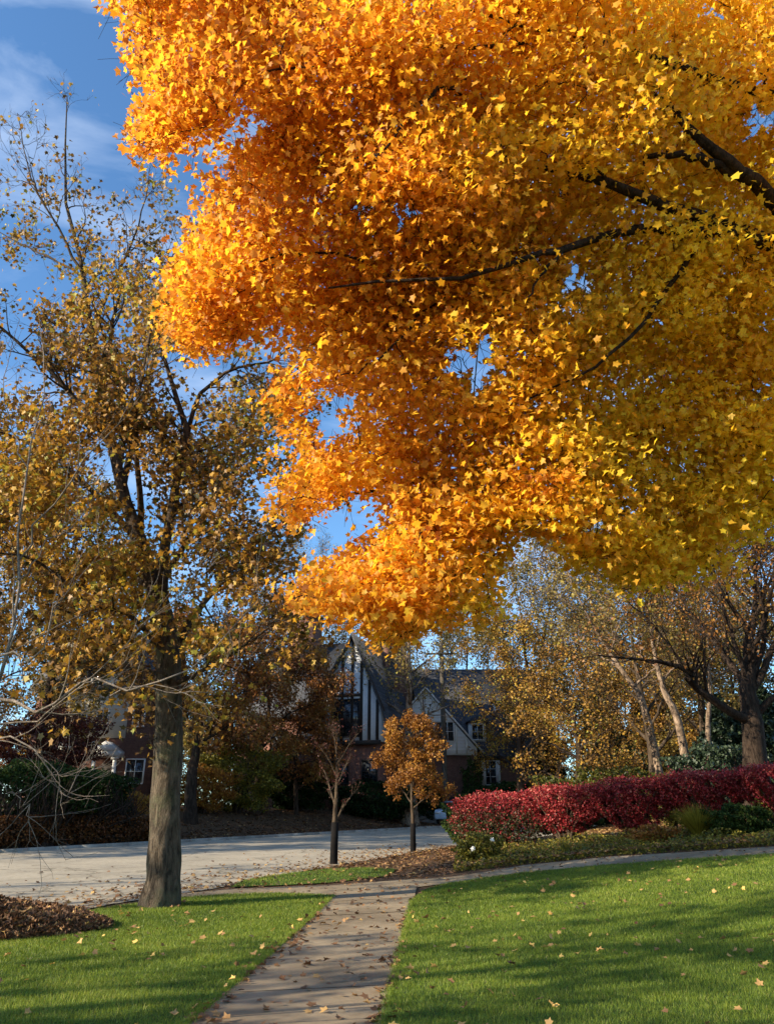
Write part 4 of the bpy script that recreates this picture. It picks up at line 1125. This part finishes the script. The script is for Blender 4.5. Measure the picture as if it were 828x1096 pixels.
b = at(487, 57)
car = thing('parked_car', 'pale blue car parked at the brick wall of the white gabled house', 'car', b, rot=math.radians(70))
def car_side(ys, prof):
    return [(x, ys, z) for x, z in prof]
prof = [(-2.1, .35), (-2.15, .75), (-1.95, .95), (-1.5, 1.0), (-1.15, 1.05), (-.55, 1.42), (.55, 1.46), (1.25, 1.1), (1.95, 1.0), (2.15, .8), (2.1, .35)]
body = [p for p in prof if p[1] < 1.2]
mb = MB(); mb.prism([(x, -.85, z) for x, z in [(-2.1, .3), (-2.15, .75), (-1.95, .92), (-1.2, 1.0), (1.3, 1.0), (1.95, .93), (2.15, .75), (2.1, .3)]], (0, 1.7, 0))
o = mb.build('body', M['carpaint'], car); m_ = o.modifiers.new('b', 'BEVEL'); m_.width = .08; m_.segments = 3
mb = MB(); mb.prism([(x, -.72, z) for x, z in [(-1.15, 1.0), (-.55, 1.40), (.6, 1.43), (1.25, 1.0)]], (0, 1.44, 0)); o = mb.build('cabin_glass', M['glass'], car)
mb = MB(); mb.prism([(x, -.7, z) for x, z in [(-.6, 1.40), (-.5, 1.46), (.52, 1.49), (.65, 1.43)]], (0, 1.4, 0)); mb.build('roof', M['carpaint'], car)
for x in (-1.3, 1.3):
    for s in (-1, 1):
        mb = MB(); mb.tube([(x, s * .68, .31), (x, s * .87, .31)], [.31, .31], 20); wh = mb.build('wheel', M['rubber'], car)
        mb = MB(); mb.tube([(x, s * .8, .31), (x, s * .885, .31)], [.18, .16], 12); mb.build('rim', M['metal'], wh)
for s in (-1, 1):
    mb = MB(); mb.box(-2.17, s * .6 - .18, .66, -2.1, s * .6 + .18, .78); mb.build('headlight', M['lamp'], car)

b = at(463, 56.2)
sw = thing('stone_wall', 'low row of rough grey stones at the foot of the pole', 'stone wall', b)
mb = MB()
import bmesh
for i in range(26):
    bm = bmesh.new(); bmesh.ops.create_icosphere(bm, subdivisions=2, radius=1)
    v = np.array([x.co[:] for x in bm.verts]); f = np.array([[x.index for x in fc.verts] for fc in bm.faces]); bm.free()
    v = v * (1 + .16 * np.sin(v @ rng.normal(0, 3, 3) + 1)[:, None]) * rng.uniform(.22, .42, 3) * [1.2, 1, .75]
    px_ = -2.2 + (i % 13) * .40
    mb.add(v + [px_ + rng.normal(0, .05), rng.normal(0, .1) + .1 * px_, .16 + (i // 13) * .34 - .1], None, f)
mb.build('stones', M['rock'], sw, True)

# ------------------------------------------------------------------ hedge, shrubs, small plants
def blob_pts(n, rx, ry, z0, z1, pw=2.6, shell=.55, taper=.0, lump=.10):
    """points in the outer part of a lumpy rounded box"""
    d = unit(rng.normal(size=(n, 3)))
    s = (np.abs(d) ** pw).sum(1) ** (-1 / pw)
    r = s * rng.uniform(shell, 1, n) ** .5
    l = 1 + lump * (np.sin(d[:, 0] * 7 + rx) * np.sin(d[:, 1] * 6) + np.sin(d[:, 2] * 9 + d[:, 0] * 4))
    q = d * (r * l)[:, None]
    zc = (q[:, 2] + 1) / 2
    k = 1 - taper * (1 - zc)
    return np.stack([q[:, 0] * rx * k, q[:, 1] * ry * k, z0 + (z1 - z0) * zc], -1)

def shrub(name, label, cat, base, rx, ry, z0, z1, mat, n, size, tone, bark, group=None, stems=9, tmpl=LEAF4, taper=.25, rot=0, pw=2.6, lump=.1, tonefn=None, shell=.55, sb=.12):
    t = Tree(name, label, cat, base, group, rot)
    mb = []
    for i in range(stems):
        a = rng.uniform(0, 6.28); f = rng.uniform(.2, .8)
        e = np.array([math.cos(a) * rx * f, math.sin(a) * ry * f, z0 + (z1 - z0) * .75])
        mb.append(limb(np.array([[e[0] * sb, e[1] * sb, -.05], [e[0] * (.3 + .7 * sb), e[1] * (.3 + .7 * sb), e[2] * .4], e]), .035 * max(rx, .5), .01, 8, .02))
    lp, lr = cat_sets(mb)
    s1, s1r = grow(lp, lr, 5, .45 * rx, 38, .2, .15, 5, .3, .6, .006)
    wood('stems', [(lp, lr, 6), (s1, s1r, 4)], bark, t.o)
    C = blob_pts(n, rx, ry, z0, z1, pw, shell, taper, lump)
    if tmpl is LEAF4 and name == 'burning_bush':
        m = rng.random(n) < .12; C[m] += np.stack([rng.normal(0, .05, m.sum()), rng.normal(0, .05, m.sum()), np.abs(rng.normal(0, .09, m.sum()))], -1)
        hole = np.sin(C[:, 0] * 7 + base[0]) * np.sin(C[:, 2] * 8) + np.sin(C[:, 0] * 13 + C[:, 2] * 11) * .6
        C = C[(hole < .8) | (C[:, 2] > z1 - .25)]; n = len(C)
    tn = np.clip(tone[0] + rng.normal(0, tone[1], n), 0, 1)
    if tonefn is not None: tn = np.clip(tonefn(C, tn), 0, 1)
    leaves('foliage', C, size * rng.uniform(.65, 1.25, n), tmpl, mat, t.o, tn, nb=(-.1, -.2, .5), nr=.8, down=.2, tr=.8)
    # loose shoots past the clipped outline
    s2, s2r = grow(s1, s1r, 2, .3 * rx, 25, .5, .1, 4, .5, .6, .004)
    return t

hang = math.atan2(22.8 - 27.5, 11.0 - 3.5)
def red_tone(green):
    def f(C, tn):
        z = (C[:, 2] - .3) / 1.4
        return tn + .18 * (z - .5) - green * (1.0 - z) * (rng.random(len(C)) < .75)
    return f
for i, (px, wpx, Y, ty, z0, green, lab) in enumerate([
    (534, 82, 28.6, 849, .05, .95, 'red and green burning bush at the left end of the hedge, leafy to the ground'),
    (607, 86, 27.2, 841, .30, .12, 'second crimson burning bush from the left, stems showing below'),
    (681, 88, 25.8, 833, .26, .16, 'third crimson burning bush from the left, the bushiest below'),
    (757, 88, 24.4, 826, .5, .16, 'fourth crimson burning bush from the left, behind the striped ornamental grass'),
    (838, 92, 23.2, 819, .5, .14, 'rightmost crimson burning bush, cut by the picture edge')]):
    b = at(px, Y); h = upto(px, ty, b)
    w_ = wpx * Y * CP / F0 / math.cos(hang) * .5 * 1.22
    shrub('burning_bush', lab, 'shrub', b, w_, .75, z0, h, M['red'], 19000, .068, (.55, .22), M['bark_brown'], 'burning bushes in the red hedge', 14, LEAF4, .62 if i else .1, hang, 3.2, .07, red_tone(green), .25)

# ground cover between path and hedge
def gcover(name, poly, n, mat, size, hmax, label, tone=(.45, .22)):
    p = scatter(poly, n); N = len(p)
    C = np.column_stack([p, H(p[:, 0], p[:, 1]) + hmax * rng.random(N) ** 1.6 * (.6 + .4 * np.sin(p[:, 0] * 2.3) * np.sin(p[:, 1] * 2.9)) + .01])
    V, Fc, k = leaf_arrays(C, size * rng.uniform(.6, 1.3, N), LEAF6, nb=(0, -.2, .8), nr=.6, down=.1, tr=1)
    return tag(mkmesh(name, V, Fc, mat, None, np.repeat(np.clip(rng.normal(*tone, N), 0, 1), k)), label, 'ground cover', kind='stuff')
strip = [G(485, 934), G(560, 925.5), G(650, 916.5), G(740, 911), G(828, 905.5), G(900, 901), G(900, 880), G(828, 886), G(740, 893), G(650, 900), G(560, 908), G(490, 917)]
gcover('ground_cover', strip, 38000, M['ygreen'], .075, .36, 'low mixed green ivy along the foot of the red hedge', (.55, .28))
litter('fallen_leaves', scatter(strip, 9000), .1, .09, 'tan leaves caught in the ivy under the red hedge', .55)
und = [G(490, 917), G(560, 908), G(650, 900), G(740, 893), G(828, 886), G(900, 880), np.array([19., 30.]), np.array([9., 36.]), np.array([4., 33.])]
litter('fallen_leaves', scatter(und, 22000), .0, .11, 'sunlit tan leaves on the ground behind the red hedge', .6)

b = G3(513, 924)
fp = shrub('flowering_plant', 'loose light green plant with two white flowers at the left end of the hedge', 'plant', b, .75, .5, .02, .75, M['ygreen'], 2600, .075, (.5, .22), M['bark_brown'], tmpl=LEAF6, stems=12, lump=.2, pw=2)
for q in ((.32, -.45, .62), (-.22, -.5, .4)):
    C = np.array(q) + rng.normal(0, .02, (14, 3)); leaves('flower', C, .075, LEAF6, M['petal'], fp.o, np.full(14, .5), nb=(0, -1, .5), nr=.5, down=0, tr=1)
def blades(name, label, base, n, L_, w_, mat, tone, spread=.5):
    t = Tree(name, label, 'plant', base)
    a = rng.uniform(0, 6.28, n); r = rng.uniform(0, .12, n); ln = L_ * rng.uniform(.6, 1.1, n); s_ = spread * rng.uniform(.1, 1, n)
    K = 5; u = np.linspace(0, 1, K)
    d = np.stack([np.cos(a), np.sin(a)], -1)
    pos = np.empty((n, K, 3))
    for k in range(K):
        h = u[k]; pos[:, k, :2] = d * (r + s_ * ln * h ** 1.6)[:, None]; pos[:, k, 2] = ln * (h - .35 * s_ * h ** 2.4)
    side = np.stack([-d[:, 1], d[:, 0], 0 * a], -1)[:, None] * (w_ * (1 - u ** 2) * .5 + .001)[None, :, None]
    V = np.stack([pos - side, pos + side], 2).reshape(-1, 3)
    i = (np.arange(n) * K * 2)[:, None, None] + (np.arange(K - 1) * 2)[None, :, None]
    Qd = (i + np.array([0, 1, 3, 2])).reshape(-1, 4)
    mkmesh('blades', V, Qd, mat, t.o, np.repeat(np.clip(rng.normal(tone, .2, n), 0, 1), K * 2)); return t
blades('ornamental_grass', 'upright yellow green ornamental grass clump before the fourth red bush', G3(748, 900), 1500, 1.0, .016, M['ygreen'], .85, .95)
blades('spiky_plant', 'small spiky pale green plant before the second red bush', G3(606, 917), 40, .5, .03, M['ygreen'], .55, .5)
shrub('green_bush', 'dark green leafy bush beside the ornamental grass', 'shrub', G3(793, 897), .95, .6, .02, .82, M['green'], 5000, .085, (.6, .25), M['bark_brown'], tmpl=LEAF6, lump=.18, pw=2.2)
shrub('green_bush', 'light green shoots poking through the right end of the red hedge', 'shrub', G3(822, 892), .3, .3, .3, 1.35, M['ygreen'], 500, .08, (.5, .2), M['bark_brown'], tmpl=LEAF6, lump=.2, pw=2)
shrub('green_bush', 'small green bush seen through the gap under the hedge', 'shrub', at(722, 28.5), .7, .6, .05, 1.25, M['ygreen'], 2600, .085, (.35, .2), M['bark_brown'], tmpl=LEAF6, lump=.2, pw=2)
shrub('brown_plant', 'low reddish brown plant right of the ornamental grass under the hedge', 'plant', G3(700, 905), .8, .45, .02, .5, M['rust'], 1800, .08, (.7, .2), M['bark_brown'], tmpl=LEAF6, lump=.2, pw=2)

# across the street left
def far_shrub(px, Y, py, w_, z0, mat, n, size, tone, lab, name='shrub', cat='shrub', ry=1.2, **kw):
    b = atb(px, -Y) if Y < 0 else at(px, Y); return shrub(name, lab, cat, b, w_, ry, z0, upto(px, py, b), mat, n, size, tone, M['bark_dark'], **kw)
far_shrub(28, -3.2, 818, 3.0, .05, M['green'], 16000, .14, (.5, .2), 'large dark green shrub at far left across the street', pw=2.6, lump=.12)
far_shrub(88, -4, 826, 2.1, .05, M['green'], 11000, .14, (.42, .2), 'dark green shrub right of the larger one, before the porch', pw=2.6, lump=.12)
far_shrub(130, -4.5, 846, 1.2, .05, M['orange'], 4500, .12, (.55, .25), 'small orange and yellow bush by the porch columns', lump=.2, pw=2)
far_shrub(40, 41.5, 762, 3.2, 1.4, M['maroon'], 12000, .13, (.6, .25), 'dark red leaved small tree before the cream house', lump=.2, pw=2, name='small_tree', cat='tree')
far_shrub(254, -6.2, 798, 2.7, .05, M['ygreen'], 14000, .13, (.6, .25), 'big yellow green bush left of the bare young tree', lump=.2, pw=2.1)
far_shrub(212, -6.5, 822, 2.1, .05, M['orange'], 7000, .13, (.4, .25), 'rusty orange bush beside the yellow green one', lump=.2, pw=2.1)
far_shrub(318, -6.5, 822, 2.6, .05, M['green'], 9000, .15, (.35, .2), 'very dark bush under the timbered gable', lump=.15, pw=2.4)
far_shrub(400, -3.8, 838, 2.9, .05, M['green'], 9000, .15, (.3, .2), 'dark low bush behind the small orange tree', lump=.15, pw=2.6)
far_shrub(448, 56.5, 842, 2.0, .05, M['green'], 6000, .15, (.35, .2), 'dark low bush left of the utility pole', lump=.15, pw=2.6)
far_shrub(507, 59, 815, .8, .05, M['green'], 3000, .15, (.6, .2), 'upright green bush against the brick wall by the car', lump=.15, pw=2.6)
far_shrub(560, 57, 838, 3.9, .05, M['green'], 12000, .15, (.45, .2), 'long clipped green bush behind the left end of the red hedge', lump=.08, pw=4)
far_shrub(500, 31.5, 854, .9, .05, M['green'], 5000, .12, (.55, .2), 'small green bush touching the left end of the red hedge', lump=.15, pw=2.4)
far_shrub(660, 34.5, 826, 3.4, .05, M['ygreen'], 12000, .14, (.3, .25), 'olive bush behind the middle of the red hedge', lump=.2, pw=2.2)
far_shrub(600, 33.5, 858, 1.8, .05, M['green'], 6000, .14, (.45, .2), 'green bush seen over the second red bush', lump=.2, pw=2.2)
far_shrub(775, 33, 800, 2.2, .05, M['fir'], 10000, .14, (.5, .2), 'dark green bush at the foot of the spreading tree', lump=.2, pw=2.2)
# brown clipped hedge along the bank
hb = at(50, 31.5); a_ = math.atan2(D[1], D[0])
shrub('brown_hedge', 'low dark brown bare hedge along the far street edge at left', 'hedge', atb(62, 1.5), 5.5, .55, .02, 1.1, M['rust'], 20000, .1, (.25, .15), M['bark_dark'], stems=60, sb=.95, rot=a_, taper=0, pw=5, lump=.04)


# ------------------------------------------------------------------ light, sky, camera
SUN_AZ, SUN_EL = -115.0, 23.0
w = bpy.data.worlds.new("World"); scene.world = w; w.use_nodes = True
nt = w.node_tree; nt.nodes.clear()
out = nt.nodes.new('ShaderNodeOutputWorld'); bg = nt.nodes.new('ShaderNodeBackground')
sky = nt.nodes.new('ShaderNodeTexSky'); sky.sky_type = 'NISHITA'; sky.sun_disc = False
sky.sun_elevation = math.radians(SUN_EL); sky.sun_rotation = math.radians(SUN_AZ % 360)
sky.air_density = 1.0; sky.dust_density = .2; sky.ozone_density = 3.0
tc = nt.nodes.new('ShaderNodeTexCoord'); mp = nt.nodes.new('ShaderNodeMapping'); mp.inputs['Scale'].default_value = (1.2, 2.2, 5.0)
mp.inputs['Rotation'].default_value = (.2, .3, .4)
nz = nt.nodes.new('ShaderNodeTexNoise'); nz.inputs['Scale'].default_value = 2.6; nz.inputs['Detail'].default_value = 7; nz.inputs['Roughness'].default_value = .55; nz.inputs['Distortion'].default_value = .5
cr = nt.nodes.new('ShaderNodeValToRGB'); cr.color_ramp.elements[0].position = .48; cr.color_ramp.elements[0].color = (0, 0, 0, 1)
cr.color_ramp.elements[1].position = .78; cr.color_ramp.elements[1].color = (.32, .32, .32, 1)
mx = nt.nodes.new('ShaderNodeMix'); mx.data_type = 'RGBA'; mx.inputs[7].default_value = (6.5, 7.2, 8.2, 1)
L = nt.links.new
L(tc.outputs['Generated'], mp.inputs[0]); L(mp.outputs[0], nz.inputs['Vector']); L(nz.outputs[0], cr.inputs[0])
L(cr.outputs[0], mx.inputs[0]); gr = nt.nodes.new('ShaderNodeMix'); gr.data_type = 'RGBA'; gr.blend_type = 'MULTIPLY'; gr.inputs[0].default_value = 1; gr.inputs[7].default_value = (.80, 1.06, 1.20, 1)
L(sky.outputs[0], gr.inputs[6]); L(gr.outputs[2], mx.inputs[6]); L(mx.outputs[2], bg.inputs[0]); L(bg.outputs[0], out.inputs[0])
bg.inputs[1].default_value = .115
sl = bpy.data.lights.new('sun', 'SUN'); sl.energy = 5.0; sl.angle = math.radians(.5); sl.color = (1.0, .86, .65)
so = bpy.data.objects.new('sun', sl); COL.objects.link(so)
az, el = math.radians(SUN_AZ), math.radians(SUN_EL)
sd = Vector((math.sin(az) * math.cos(el), math.cos(az) * math.cos(el), math.sin(el)))
so.rotation_euler = sd.to_track_quat('Z', 'Y').to_euler(); so.location = (0, 0, 40)

cam = bpy.data.cameras.new('camera'); co = bpy.data.objects.new('camera', cam); COL.objects.link(co)
co.location = (0, 0, CAMZ); co.rotation_euler = (math.pi / 2 + PITCH, 0, 0)
cam.sensor_fit = 'VERTICAL'; cam.sensor_height = 36; cam.lens = F0 / H0 * 36; cam.clip_end = 3000; cam.clip_start = .05
scene.camera = co
vs = scene.view_settings; vs.view_transform = 'Standard'; vs.look = 'None'; vs.gamma = 1; vs.exposure = 1.0
scene.cycles.max_bounces = 6; scene.cycles.transmission_bounces = 3; scene.cycles.use_denoising = True
